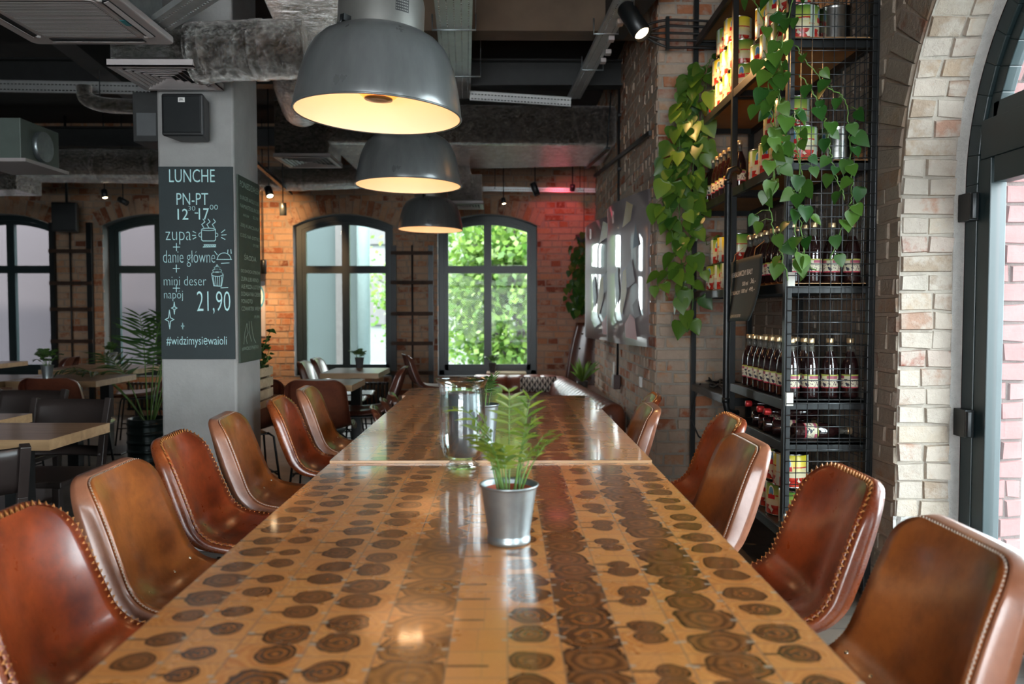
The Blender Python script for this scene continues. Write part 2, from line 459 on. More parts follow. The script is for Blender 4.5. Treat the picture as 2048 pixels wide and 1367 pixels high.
def endgrain():
    n = NT('end_grain_table_top')
    uv = n.n('UVMap', uv_map='UVMap'); bu = n.n('UVMap', uv_map='BUV')
    a = n.n('Attribute', attribute_name='Col'); sep = n.n('SeparateColor'); n.l(a.outputs['Color'], sep.inputs[0])
    rnd, rad, typ = sep.outputs
    # per block noise vector
    cmb = n.n('CombineXYZ'); n.l(n.math('MULTIPLY', rnd, 37.0), cmb.inputs[2])
    va = n.n('VectorMath', operation='ADD'); n.l(uv.outputs[0], va.inputs[0]); n.l(cmb.outputs[0], va.inputs[1])
    nz = n.noise(20, 2, 0.5, vec=va.outputs[0])
    nf = n.noise(160, 4, 0.6, vec=va.outputs[0])
    ln = n.n('VectorMath', operation='LENGTH'); n.l(uv.outputs[0], ln.inputs[0])
    r = n.math('DIVIDE', ln.outputs['Value'], n.math('MULTIPLY', rad, 0.1))
    r = n.math('MULTIPLY', r, n.math('ADD', 0.55, n.math('MULTIPLY', nz, 0.95)))
    rings = n.math('ADD', n.math('MULTIPLY', n.math('SINE', n.math('MULTIPLY', r, 19.0)), 0.5), 0.5)
    rings = n.math('MULTIPLY', n.math('ADD', n.math('MULTIPLY', rings, 0.55), n.math('MULTIPLY', n.math('SUBTRACT', 1.0, r), 0.45)), n.math('ADD', 0.45, nf), True)
    dark = n.mix(rings, (0.036, 0.009, 0.003), (0.36, 0.125, 0.032))
    gold = n.mix(rings, (0.15, 0.050, 0.010), (0.42, 0.165, 0.038))
    heart = n.mix(n.ramp(typ, [(0.45, 0.0), (0.55, 1.0)]), dark, gold)
    sapr = n.math('ADD', n.math('MULTIPLY', n.math('SINE', n.math('MULTIPLY', r, 15.0)), 0.25), n.math('MULTIPLY', nf, 0.8), True)
    sap = n.mix(sapr, (0.46, 0.145, 0.032), (0.68, 0.275, 0.075))
    sap = n.mix(n.math('MULTIPLY', rnd, 0.45), sap, (0.68, 0.31, 0.10))
    mask = n.ramp(r, [(0.94, 1.0), (1.0, 0.0)])
    col = n.mix(mask, sap, heart)
    # radial check running from the heart to the block edge
    su = n.n('SeparateXYZ'); n.l(uv.outputs[0], su.inputs[0])
    st = n.math('LESS_THAN', n.math('ABSOLUTE', su.outputs[1]), n.math('ADD', 0.0015, n.math('MULTIPLY', nz, 0.0045)))
    sg = n.math('MULTIPLY', n.math('LESS_THAN', su.outputs[0], 0.0), st)
    sg = n.math('MULTIPLY', sg, n.math('GREATER_THAN', rnd, 0.42))
    col = n.mix(n.math('MULTIPLY', sg, 0.8), col, (0.07, 0.025, 0.01))
    # joints
    sb = n.n('SeparateXYZ'); n.l(bu.outputs[0], sb.inputs[0])
    ex = n.math('ABSOLUTE', n.math('SUBTRACT', sb.outputs[0], 0.5)); ey = n.math('ABSOLUTE', n.math('SUBTRACT', sb.outputs[1], 0.5))
    e = n.math('GREATER_THAN', n.math('MAXIMUM', ex, ey), 0.484)
    # each block is glued up from narrower pieces
    half = n.math('GREATER_THAN', n.math('FRACT', n.math('MULTIPLY', rnd, 13.7)), 0.35)
    inner = n.math('LESS_THAN', n.math('ABSOLUTE', n.math('SUBTRACT', sb.outputs[0], n.math('ADD', 0.42, n.math('MULTIPLY', rnd, 0.2)))), 0.008)
    e = n.math('MAXIMUM', e, n.math('MULTIPLY', half, n.math('MULTIPLY', inner, 0.7)))
    col = n.mix(n.math('MULTIPLY', e, 0.55), col, (0.17, 0.115, 0.08))
    # little inlaid keys bridging the joints
    kx = n.math('MULTIPLY', n.math('GREATER_THAN', ex, 0.40), n.math('LESS_THAN', n.math('ABSOLUTE', n.math('SUBTRACT', ey, 0.0)), 0.045))
    kx = n.math('MULTIPLY', kx, n.math('LESS_THAN', n.math('FRACT', n.math('MULTIPLY', rnd, 7.3)), 0.8))
    col = n.mix(n.math('MULTIPLY', kx, 0.8), col, (0.42, 0.33, 0.25))
    big = n.noise(1.3, 3, 0.5)
    col = n.mix(n.math('MULTIPLY', big, 0.35), col, (0.24, 0.10, 0.04), 'MULTIPLY') if False else col
    n.set(Base_Color=col, Roughness=n.math('ADD', 0.20, n.math('MULTIPLY', n.noise(6, 5), 0.16)), Coat_Weight=0.75, Coat_Roughness=0.07, Specular_IOR_Level=0.6)
    hh = n.math('SUBTRACT', n.math('MULTIPLY', n.noise(14, 4), 0.5), n.math('MULTIPLY', e, 0.35))
    n.bump(hh, 0.16, 0.003)
    return n.mat
ENDG = endgrain()
ENDEDGE = wood_plank('table_edge_wood', (0.42, 0.22, 0.10), (0.62, 0.38, 0.20), rough=0.3)

def leaf_mat(name, a, b, tr=0.35):
    n = NT(name)
    at_ = n.n('Attribute', attribute_name='Col'); sep = n.n('SeparateColor'); n.l(at_.outputs['Color'], sep.inputs[0])
    c = n.mix(sep.outputs[0], a, b)
    n.set(Base_Color=c, Roughness=0.38, Specular_IOR_Level=0.45)
    t = n.n('BsdfTranslucent'); n.l(c, t.inputs[0])
    m = n.n('MixShader'); m.inputs[0].default_value = tr
    n.l(n.b.outputs[0], m.inputs[1]); n.l(t.outputs[0], m.inputs[2]); n.l(m.outputs[0], n.t.nodes['Material Output'].inputs[0])
    return n.mat
POTHOS = leaf_mat('pothos_leaf', (0.016, 0.075, 0.012), (0.13, 0.24, 0.025), 0.22)
PALM = leaf_mat('palm_leaf', (0.018, 0.055, 0.013), (0.07, 0.14, 0.03), 0.25)
PARLOUR = leaf_mat('parlour_palm_leaf', (0.022, 0.085, 0.012), (0.24, 0.30, 0.04), 0.35)
TREE = leaf_mat('tree_leaf', (0.040, 0.11, 0.014), (0.15, 0.25, 0.045), 0.45)
BARK = mat('tree_bark', (0.06, 0.05, 0.045), 0.9, var=0.3)

# ------------------------------------------------------------------ shapes used everywhere
def text_mesh(body, ofs=0.0):
    c = bpy.data.curves.new('t', 'FONT'); c.body = body; c.size = 1; c.resolution_u = 3; c.offset = ofs
    o = bpy.data.objects.new('t', c); COL.objects.link(o)
    bpy.context.view_layer.update()
    dg = bpy.context.evaluated_depsgraph_get()
    me = bpy.data.meshes.new_from_object(o.evaluated_get(dg))
    bpy.data.objects.remove(o); bpy.data.curves.remove(c)
    return me
def put_text(mb, body, x0, y0, w, h, T, ofs=0.0, **k):
    """fit a line of text in the box x0..x0+w, y0..y0+h of the plane mapping T(u, v)"""
    me = text_mesh(body, ofs)
    if not len(me.vertices): return
    xs = [v.co.x for v in me.vertices]; ys = [v.co.y for v in me.vertices]
    ax, bx_, ay, by = min(xs), max(xs), min(ys), max(ys)
    o = len(mb.v)
    for v in me.vertices:
        mb.v.append(tuple(T(x0 + (v.co.x - ax) / (bx_ - ax) * w, y0 + (v.co.y - ay) / max(1e-6, by - ay) * h)))
    for p in me.polygons:
        mb.face([o + i for i in p.vertices], **k)
    bpy.data.meshes.remove(me)
def stroke(mb, pts, T, w=0.003, **k):
    """a chalk line: a flat ribbon through (u, v) points"""
    P = [T(u, v) for u, v in pts]
    n = (T(1, 0) - T(0, 0)).cross(T(0, 1) - T(0, 0)).normalized()
    for a, b in zip(P[:-1], P[1:]):
        d = (b - a)
        if d.length < 1e-6: continue
        s = d.cross(n).normalized() * w / 2; e = d.normalized() * w * 0.4
        mb.quad(a - s - e, b - s + e, b + s + e, a + s - e, **k)
def arc(cx, cy, r, a0, a1, n=12, ry=None):
    ry = ry or r
    return [(cx + r * math.cos(math.radians(a0 + (a1 - a0) * i / n)), cy + ry * math.sin(math.radians(a0 + (a1 - a0) * i / n))) for i in range(n + 1)]

def brick(mb, P, U, V, N, w, h, mi=0, prot=0.006, jit=0.0045, col=None):
    c = col or (R.random(), R.random(), 0)
    o = prot + R.uniform(0, 0.007)
    tw = R.uniform(-0.006, 0.006); tv = R.uniform(-0.003, 0.003)
    def pt(a, b, n): return P + U * a + V * b + N * n
    bk, fr = [], []
    for su, sv in ((-1, -1), (1, -1), (1, 1), (-1, 1)):
        ju, jv = R.uniform(-jit, jit), R.uniform(-jit, jit)
        bk.append(pt(su * w / 2 + ju, sv * h / 2 + jv, -0.004))
        fr.append(pt(su * (w / 2 - 0.005) + ju, sv * (h / 2 - 0.0045) + jv, o + su * tw / 2 + sv * tv / 2))
    b = mb.add(*bk); f = mb.add(*fr)
    mb.face(f, mat=mi, col=c)
    for i in range(4):
        j = (i + 1) % 4
        mb.face((b[i], b[j], f[j], f[i]), mat=mi, col=c)

def brick_field(mb, O, U, N, u0, u1, z0, z1, holes=None, course=0.077, mi=0, blen=0.25, joint=0.010, prot=0.004):
    """courses of bricks over a plane; holes(z) gives the closed (a, b) spans without bricks at height z"""
    O, U, N = Vector(O), Vector(U), Vector(N); V = Vector((0, 0, 1))
    k = 0; z = z0
    while z < z1 - 0.03:
        zc = z + course / 2
        spans = [(u0, u1)]
        for a, b in (holes(zc) if holes else []):
            new = []
            for s, e in spans:
                if b <= s or a >= e: new.append((s, e)); continue
                if a > s: new.append((s, a))
                if b < e: new.append((b, e))
            spans = new
        header = (k % 3 == 2)
        for s, e in spans:
            L = blen * 0.5 if header else blen
            u = s - R.uniform(0, 1) * L * 0.5 - (L * 0.5 if k % 2 else 0)
            while u < e:
                l = L * R.uniform(0.93, 1.06)
                if R.random() < 0.12: l *= 0.55
                a, b = max(u, s), min(u + l - joint, e)
                if b - a > 0.02 and R.random() > 0.006:
                    brick(mb, O + U * ((a + b) / 2) + V * (zc - 0), U, V, N, b - a, course - joint, mi, prot)
                u += l
        z += course; k += 1

# ================================================================== THE SETTING
XW = 1.60           # inner face of the right wall
YF = 9.50           # inner face of the far wall
XM = 0.99           # face of the thick pier with the mirrors
PY0, PY1 = 5.22, 8.76
ZC = 3.45
XL, YB = -8.6, -3.2
# floor, ceiling, plain walls
m = MB(); m.bx(XL, 2.4, YB, YF + 0.3, -0.06, 0)
struct('floor', m, FLOORM)
m = MB(); m.bx(XL, 2.4, YB, YF + 0.3, ZC, ZC + 0.1)
struct('ceiling', m, CEIL)
m = MB(); m.bx(XL - 0.1, XL, YB, YF + 0.3, 0, ZC)
struct('wall_left', m, CONC)
m = MB()                       # glazed street front behind the camera
BW = [(-1.9, 0.7)]
edges = [XL] + [e for w in BW for e in w] + [2.4]
for i in range(0, len(edges), 2): m.bx(edges[i], edges[i + 1], YB - 0.1, YB, 0, ZC)
for a, b in BW: m.bx(a, b, YB - 0.1, YB, 0, 0.3); m.bx(a, b, YB - 0.1, YB, 2.6, ZC)
struct('wall_back', m, CONC)
for i, (a, b) in enumerate(BW):
    w = bpy.data.objects.new('window_%d' % (i + 6), None); COL.objects.link(w); w['kind'] = 'structure'
    m = MB()
    for x in (a, (a + b) / 2 - 0.03, b - 0.06): m.bx(x, x + 0.06, YB - 0.08, YB - 0.02, 0.3, 2.6)
    for z in (0.3, 1.9, 2.54): m.bx(a, b, YB - 0.08, YB - 0.02, z, z + 0.06)
    obj('window_frame', m, FRAME, w)
    portal(((a + b) / 2, YB - 0.15, 1.45), (b - a, 2.3), (0, 1, 0))

# ---- right wall with two arched door openings
AR, AZ = 1.0, 1.75
ARCH = [2.23, -0.75]
def right_holes(z):
    out = []
    for c in ARCH:
        if z < AZ: out.append((c - AR, c + AR))
        elif z < AZ + AR + 0.24:
            h = math.sqrt(max(0, (AR + 0.24) ** 2 - (z - AZ) ** 2)); out.append((c - h, c + h))
    return out
m = MB()
# mortar bed: strips under / over the arches
def strip_wall(m, T, u0, u1, top, openings, mat=0, step=0.05):
    """openings: (centre, half, zbottom, fn(du) -> z of arch)"""
    u = u0
    cuts = sorted([u0, u1] + [c + s * h for c, h, zb, fn in openings for s in (-1, 1)])
    for a, b in zip(cuts[:-1], cuts[1:]):
        mid = (a + b) / 2
        op = [o for o in openings if abs(mid - o[0]) < o[1]]
        if not op:
            m.face(m.add(T(a, 0), T(b, 0), T(b, top), T(a, top)), mat=mat); continue
        c, h, zb, fn = op[0]
        if zb > 0: m.face(m.add(T(a, 0), T(b, 0), T(b, zb), T(a, zb)), mat=mat)
        n = max(2, int((b - a) / step))
        for i in range(n):
            p, q = a + (b - a) * i / n, a + (b - a) * (i + 1) / n
            m.face(m.add(T(p, fn(p - c)), T(q, fn(q - c)), T(q, top), T(p, top)), mat=mat)
def big_arch(d): return AZ + math.sqrt(max(0, AR * AR - d * d))
strip_wall(m, lambda u, z: Vector((XW, u, z)), YB, PY0, ZC, [(c, AR, 0, big_arch) for c in ARCH], mat=1)
brick_field(m, (XW, 0, 0), (0, 1, 0), (-1, 0, 0), YB, PY0, 0.0, ZC, right_holes)
for c in ARCH:                                    # ring of voussoirs on the face
    n = 40
    for i in range(n):
        a = pi * (i + 0.5) / n
        V = Vector((0, math.cos(a), math.sin(a))); U = Vector((0, -math.sin(a), math.cos(a)))
        brick(m, Vector((XW, c, AZ)) + V * (AR + 0.12), U, V, Vector((-1, 0, 0)), pi * (AR + 0.12) / n - 0.008, 0.225, 0)
struct('wall_right', m, [BR_WALL, MORTAR])
# ---- brick reveals (jambs and arch soffit) of the doors
def reveal_path(s, c, side):
    """point and inward direction at path length s up the jamb and over the arch"""
    if s < AZ: return Vector((0, c + side * AR, s)), Vector((0, -side, 0)), Vector((0, 0, 1))
    a = (s - AZ) / AR
    return (Vector((0, c + side * AR * math.cos(a), AZ + AR * math.sin(a))), Vector((0, -side * math.cos(a), -math.sin(a))),
            Vector((0, -side * math.sin(a), math.cos(a))))
def reveal(m, c, side, x0, x1, course, z0=0.0, prot=0.004, mi=0, mmi=1, bed=True):
    L = AZ + AR * pi / 2
    s = z0; k = 0
    while s < L:
        e = min(s + course, L)
        P, N, V = reveal_path((s + e) / 2, c, side)
        P0, _, _ = reveal_path(s, c, side); P1, _, _ = reveal_path(e, c, side)
        if bed: m.quad(P0 + Vector((x0, 0, 0)), P0 + Vector((x1, 0, 0)), P1 + Vector((x1, 0, 0)), P1 + Vector((x0, 0, 0)), mat=mmi)
        cut = x0 + (x1 - x0) * R.choice([0.5, 0.5, 0.62, 0.42, 0.99 if R.random() < 0.6 else 0.5])
        pal = R.random()
        rr = pal * 0.86 + 0.12 if s > 0.5 else pal
        for a, b in ((x0, cut), (cut, x1)):
            if b - a < 0.03: continue
            brick(m, P + Vector(((a + b) / 2, 0, 0)), Vector((1, 0, 0)), V, N, b - a - 0.005, (e - s) - 0.007, mi, prot + R.uniform(-0.002, 0.006), 0.0045,
                  col=((rr if k not in (8, 14) else 0.02), R.random(), 0))
            rr = R.random() * 0.86 + 0.12
        s += course; k += 1
m = MB()
for c in ARCH:
    for side in (1, -1):
        reveal(m, c, side, XW, 1.82, 0.077, z0=0.40)
        P, N, V = reveal_path(0.2, c, side)
        m.quad(Vector((XW, c + side * AR, 0)), Vector((1.80, c + side * AR, 0)), Vector((1.80, c + side * AR, 0.41)), Vector((XW, c + side * AR, 0.41)), mat=2)
        # crumbling render low down the jamb
        def bump_pt(u, v, c=c, side=side):
            n = mnoise.noise(Vector((u * 3, v * 5, c)) * 1.6) + 0.6 * mnoise.noise(Vector((u * 9, v * 14, c)))
            return Vector((XW - 0.012 + 0.19 * u, c + side * (AR - 0.016 - 0.022 * n), 0.0 + 0.41 * v))
        m.grid(bump_pt, 14, 24, smooth=False, mat=2)
        # smooth plaster margin beside the frame, following the arch
        L = AZ + AR * pi / 2
        for i in range(60):
            a, b = L * i / 60, L * (i + 1) / 60
            Pa, Na, _ = reveal_path(a, c, side); Pb, Nb, _ = reveal_path(b, c, side)
            X0, X1 = Vector((1.815, 0, 0)), Vector((1.86, 0, 0))
            m.quad(Pa + X0 + Na * 0.004, Pa + X1 + Na * 0.004, Pb + X1 + Nb * 0.004, Pb + X0 + Nb * 0.004, mat=2)
struct('wall_right_reveal', m, [BR_JAM, MORTAR_P, PLASTER])
m = MB()
for c in ARCH:
    for side in (1, -1):
        reveal(m, c, side, 1.93, 2.12, 0.080, mi=0, mmi=1)
# outer face of the wall
strip_wall(m, lambda u, z: Vector((2.12, u, z)), YB, YF, 4.5, [(c, AR, 0, big_arch) for c in ARCH], mat=0)
struct('wall_right_outer', m, [BR_OUT, mortar_mat('outer_mortar', (0.16, 0.11, 0.10))])

# ---- arched doors
def band(m, path_out, path_in, T, w, **k):
    n = len(path_out)
    for i in range(n - 1):
        a, b, c, d = path_out[i], path_out[i + 1], path_in[i + 1], path_in[i]
        m.prism([a, b, c, d], T, w, **k)
def arch_path(h, zb, zs, n=26, full=True):
    p = [(-h, zb), (-h, zs)]
    p += [(-h * math.cos(pi * i / n), zs + h * math.sin(pi * i / n)) for i in range(1, n)]
    return p + [(h, zs), (h, zb)]
for di, c in enumerate(ARCH):
    d = bpy.data.objects.new('door_%d' % (di + 1), None); COL.objects.link(d); d['kind'] = 'structure'
    T = lambda u, v, w, c=c: Vector((1.86 + w, c + u, v))
    m = MB(); band(m, arch_path(0.995, 0, AZ), arch_path(0.92, 0, AZ), T, 0.075)
    m.bx(1.86, 1.935, c - 0.90, c + 0.90, 1.84, 1.99)
    obj('door_frame', m, FRAME, d, bevel=0.004)
    # upper fixed sash
    m = MB()
    ph = [(-0.885, 1.99), (0.885, 1.99)]
    r1, r2 = 0.918, 0.86
    def up(r, zb):
        a0 = math.asin((zb - AZ) / r)
        return [(-r * math.cos(a0 + (pi - 2 * a0) * i / 24), AZ + r * math.sin(a0 + (pi - 2 * a0) * i / 24)) for i in range(25)]
    band(m, up(r1, 1.99), up(r2, 1.99), lambda u, v, w, c=c: Vector((1.875 + w, c + u, v)), 0.05)
    m.bx(1.875, 1.925, c - 0.85, c + 0.85, 1.99, 2.05); m.bx(1.875, 1.925, c - 0.03, c + 0.03, 2.04, AZ + 0.84)
    obj('top_sash', m, FRAME, d, bevel=0.004)
    m = MB(); q = up(0.85, 2.0); m.face(m.add(*[Vector((1.90, c + u, v)) for u, v in q]))
    obj('pane', m, PANED, d)
    for s in (1, -1):                                # two leaves
        m = MB()
        a, b = (c, c + 0.92 * s)
        lo, hi = min(a, b), max(a, b)
        x0, x1 = 1.865, 1.93
        m.bx(x0, x1, lo, lo + 0.08, 0.01, 1.84); m.bx(x0, x1, hi - 0.08, hi, 0.01, 1.84)
        m.bx(x0, x1, lo + 0.1, hi - 0.1, 1.74, 1.84); m.bx(x0, x1, lo + 0.1, hi - 0.1, 0.01, 0.20)
        leaf = obj('door_leaf', m, FRAME, d, bevel=0.004)
        m = MB(); m.quad((1.90, lo + 0.09, 0.19), (1.90, hi - 0.09, 0.19), (1.90, hi - 0.09, 1.75), (1.90, lo + 0.09, 1.75))
        obj('pane', m, PANED, leaf)
        for z in (0.80, 1.66):
            m = MB(); m.bx(1.825, 1.862, c + s * 0.905, c + s * 0.985, z - 0.055, z + 0.055)
            m.tube([(1.835, c + s * 0.895, z - 0.05), (1.835, c + s * 0.895, z + 0.05)], 0.014)
            obj('hinge', m, BLACK, leaf, bevel=0.002)

# small steel tabs in the jamb
# ---- far wall with four segmental windows
WX = [-0.215, -1.925, -4.17, -5.94, -7.7]
WH, WZ0, WZS, WRISE = 0.59, 0.47, 2.255, 0.135
WR = (WH * WH + WRISE * WRISE) / (2 * WRISE); WCZ = WZS + WRISE - WR
def seg(d, r=WR): return WCZ + math.sqrt(max(0, r * r - d * d))
def far_holes(z):
    out = []
    for c in WX:
        if WZ0 < z < WZS: out.append((c - WH, c + WH))
        elif z >= WZS and z < WCZ + WR + 0.2:
            # inside the voussoir ring
            h2 = (WR + 0.19) ** 2 - (z - WCZ) ** 2
            h = min(math.sqrt(max(0, h2)), WH + 0.09)
            if h2 > 0: out.append((c - h, c + h))
    return out
m = MB()
T = lambda u, z: Vector((u, YF, z))
strip_wall(m, T, XL, 2.4, ZC, [(c, WH, WZ0, seg) for c in WX if c - WH > XL], mat=1)
brick_field(m, (0, YF, 0), (1, 0, 0), (0, -1, 0), XL, 2.4, 0, ZC, far_holes)
for c in WX:
    a0 = math.asin(WH / WR) * 1.06; n = 17
    for i in range(n):
        a = -a0 + 2 * a0 * (i + 0.5) / n
        V = Vector((math.sin(a), 0, math.cos(a))); U = Vector((math.cos(a), 0, -math.sin(a)))
        brick(m, Vector((c, YF, WCZ)) + V * (WR + 0.10), U, V, Vector((0, -1, 0)), 2 * a0 * (WR + 0.1) / n - 0.006, 0.185, 0)
struct('wall_far', m, [BR_FAR, MORTAR])

def seg_path(h, zb, zs, drop=0.0, n=14):
    p = [(-h, zb)]
    p += [(-h + 2 * h * i / n, seg(-h + 2 * h * i / n) - drop) for i in range(n + 1)]
    return p + [(h, zb)]
for wi, c in enumerate(WX):
    w = bpy.data.objects.new('window_%d' % (wi + 1), None); COL.objects.link(w); w['kind'] = 'structure'
    m = MB()
    p = seg_path(WH, WZ0, WZS)
    for a, b in list(zip(p[:-1], p[1:])) + [(p[-1], p[0])]:
        m.quad((c + a[0], YF - 0.012, a[1]), (c + b[0], YF - 0.012, b[1]), (c + b[0], YF + 0.24, b[1]), (c + a[0], YF + 0.24, a[1]))
    obj('reveal', m, REVEAL, w)
    y = YF + 0.14
    T3 = lambda u, v, q, c=c, y=y: Vector((c + u, y + q, v))
    m = MB()
    band(m, seg_path(WH - 0.002, WZ0, WZS), seg_path(WH - 0.065, WZ0, WZS, 0.06), T3, 0.07)
    m.bx(c - WH, c + WH, y, y + 0.07, WZ0, WZ0 + 0.06)
    fr = obj('window_frame', m, FRAME, w)
    m = MB()
    band(m, seg_path(WH - 0.066, WZ0 + 0.06, WZS, 0.061), seg_path(WH - 0.115, WZ0 + 0.06, WZS, 0.108), lambda u, v, q, c=c, y=y: Vector((c + u, y + 0.008 + q, v)), 0.05)
    m.bx(c - 0.046, c + 0.046, y + 0.005, y + 0.06, WZ0 + 0.05, seg(0) - 0.08)
    m.bx(c - WH + 0.07, c + WH - 0.07, y + 0.004, y + 0.062, 1.70, 1.79)
    m.bx(c - WH + 0.07, c + WH - 0.07, y + 0.008, y + 0.06, WZ0 + 0.05, WZ0 + 0.13)
    obj('sash', m, FRAME, w)
    m = MB(); q = seg_path(WH - 0.08, WZ0 + 0.08, WZS, 0.08)
    m.face(m.add(*[Vector((c + u, y + 0.03, v)) for u, v in q]))
    obj('pane', m, PANE, w)
    portal((c, YF + 0.3, 1.4), (1.2, 2.1), (0, -1, 0))
for c in ARCH:
    portal((2.15, c, 1.4), (2.0, 2.9), (-1, 0, 0))

# ---- the thick pier that carries the mirrors
m = MB()
m.quad((XM, PY0, 0), (XM, PY1, 0), (XM, PY1, ZC), (XM, PY0, ZC), mat=1)
m.quad((XM, PY0, 0), (2.1, PY0, 0), (2.1, PY0, ZC), (XM, PY0, ZC), mat=1)
m.quad((XM, PY1, 0), (2.1, PY1, 0), (2.1, PY1, ZC), (XM, PY1, ZC), mat=1)
brick_field(m, (XM, 0, 0), (0, 1, 0), (-1, 0, 0), PY0 + 0.004, PY1, 0, ZC, prot=0.003)
brick_field(m, (0, PY0, 0), (1, 0, 0), (0, -1, 0), XM, XW, 0, ZC, prot=0.003)
struct('wall_pier', m, [BR_MIR, MORTAR_P])

# ---- concrete pillar
pa = at(318, 500, 4.1); pb = at(470, 500, 4.1)
PX0, PX1, PD0, PD1 = pa.x, pb.x, 4.1, 4.50
m = MB()
m.bx(PX0, PX1, PD0, PD1, 0, ZC)
struct('pillar', m, CONC, bevel=0.012)

# ---- dark joists, boards and beams under the ceiling
SK = -0.048
def sk(X0, d, z): return Vector((X0 + SK * d, d, z))
m = MB()
a, b = at(820, 68, 5.6), at(1300, 68, 5.6)
m.bx(-1.0, 2.0, 5.55, 5.75, 3.17, ZC - 0.01)
struct('ceiling_beam_wood', m, CEILBOARD)
for nm, y, z0 in (('ceiling_beam_steel', 6.75, 3.12), ('ceiling_beam_near_steel', 3.95, 3.20), ('ceiling_beam_far_steel', 8.9, 3.05)):
    m = MB()
    m.bx(XL + 0.02, 1.5 if y < 5 else 0.97, y - 0.07, y + 0.07, z0, z0 + 0.014); m.bx(XL + 0.02, 1.5 if y < 5 else 0.97, y - 0.07, y + 0.07, z0 + 0.2, z0 + 0.214)
    m.bx(XL + 0.02, 1.5 if y < 5 else 0.97, y - 0.006, y + 0.006, z0 + 0.014, z0 + 0.2)
    struct(nm, m, IBEAM)
m = MB()
a, b = at(150, 190, 5.0), at(262, 285, 8.6)
m.beam(sk(-2.6, 4.2, 3.14), sk(-3.0, 9.3, 3.14), 0.16, 0.22)
m.beam(sk(-4.8, 4.2, 3.14), sk(-5.2, 9.3, 3.14), 0.16, 0.22)
struct('ceiling_joist', m, IBEAM)
m = MB()
m.beam(sk(1.02, 5.6, 3.26), sk(1.22, 3.2, 3.26), 0.14, 0.26)
struct('ceiling_joist_right', m, IBEAM)
m = MB()
for i in range(5):
    m.bx(XL + 0.02, 0.9, 1.0 + i * 0.5, 1.3 + i * 0.5, ZC - 0.03, ZC - 0.002)
struct('ceiling_boards', m, CEILBOARD)

# ================================================================== OUTSIDE
m = MB(); m.bx(-40, 40, YF + 0.3, 60, -0.5, -0.45); m.bx(2.13, 40, -30, YF + 0.3, -0.3, -0.12)
STREET = mat('street_paving', (0.12, 0.145, 0.15), 0.8, var=0.15, scale=2)
struct('ground_outside', m, STREET)
MAUVE = mat('mauve_render_wall', (0.027, 0.021, 0.026), 0.9, var=0.06, scale=2)
TEALW = mat('teal_grey_render_wall', (0.033, 0.050, 0.052), 0.9, var=0.1, scale=2)
m = MB(); m.bx(-14, -4.35, 11.6, 12.2, -0.5, 7)
struct('building_outside', m, MAUVE)
m = MB(); m.bx(-4.3, -2.35, 12.6, 13.2, -0.5, 6)
struct('building_outside_grey', m, TEALW)
m = MB(); m.tube([(-2.22, 12.5, -0.5), (-2.22, 12.5, 6)], 0.10, n=24); m.bx(-2.65, -2.55, 12.48, 12.6, -0.5, 6, mat=1)
struct('column_outside', m, [mat('pale_column', (0.12, 0.17, 0.17), 0.6), DARKGREY])
m = MB()
m.bx(-5, 6, 26, 27, -0.5, 9, mat=0)
for i in range(6):
    for j in range(3): m.bx(-4.4 + i * 1.7, -3.6 + i * 1.7, 25.9, 26.0, 0.8 + j * 2.6, 2.4 + j * 2.6, mat=1)
struct('building_outside_far', m, [mat('pale_facade', (0.09, 0.10, 0.095), 0.9), DARKGREY])

# ================================================================== LONG TABLES
COLS = [-.577, -.487, -.40, -.295, -.19, -.084, .003, .083, .175, .262, .375, .482]
#        radius of heartwood (tenths), type (0 dark, 1 gold, -1 none), paired
CSPEC = [(.31, 0), (.25, 0), (.33, 0), (.36, 0), (.60, 1), (.10, -1), (.40, 0), (.56, 0), (.27, 0), (.53, 0), (.36, 0)]
def block_top(m, x0s, y0, y1, z, pitch, seed, spec):
    r = random.Random(seed)
    for ci in range(len(x0s) - 1):
        xa, xb = x0s[ci], x0s[ci + 1]
        rad, typ = spec[ci]
        y = y0 - r.random() * pitch * 0.5
        k = r.randint(0, 1)
        p = pitch * r.uniform(0.92, 1.05)
        off = r.uniform(-0.012, 0.012)
        while y < y1:
            a, b = max(y, y0), min(y + p, y1)
            y += p; k ^= 1
            if b - a < 0.004: continue
            cx, cyy = (xa + xb) / 2, y - p / 2
            # hearts lean towards each other in pairs, as sawn
            hx = cx + off + r.uniform(-0.006, 0.006); hy = cyy + (0.22 * p if k else -0.22 * p) * (1.0 if ci == 8 else 0.28)
            rr = rad * r.uniform(0.86, 1.12)
            t = typ
            if r.random() < 0.05: rr *= 1.25
            if typ == -1: rr = 0.07 if r.random() < 0.18 else 0.001; t = 0
            col = (r.random(), rr, 1.0 if t == 1 else 0.0)
            i = m.add((xa, a, z), (xb, a, z), (xb, b, z), (xa, b, z))
            m.face(i, mat=0, col=col, uv=[(xa - hx, a - hy), (xb - hx, a - hy), (xb - hx, b - hy), (xa - hx, b - hy)],
                   uv2=[(0, 0), (1, 0), (1, 1), (0, 1)])
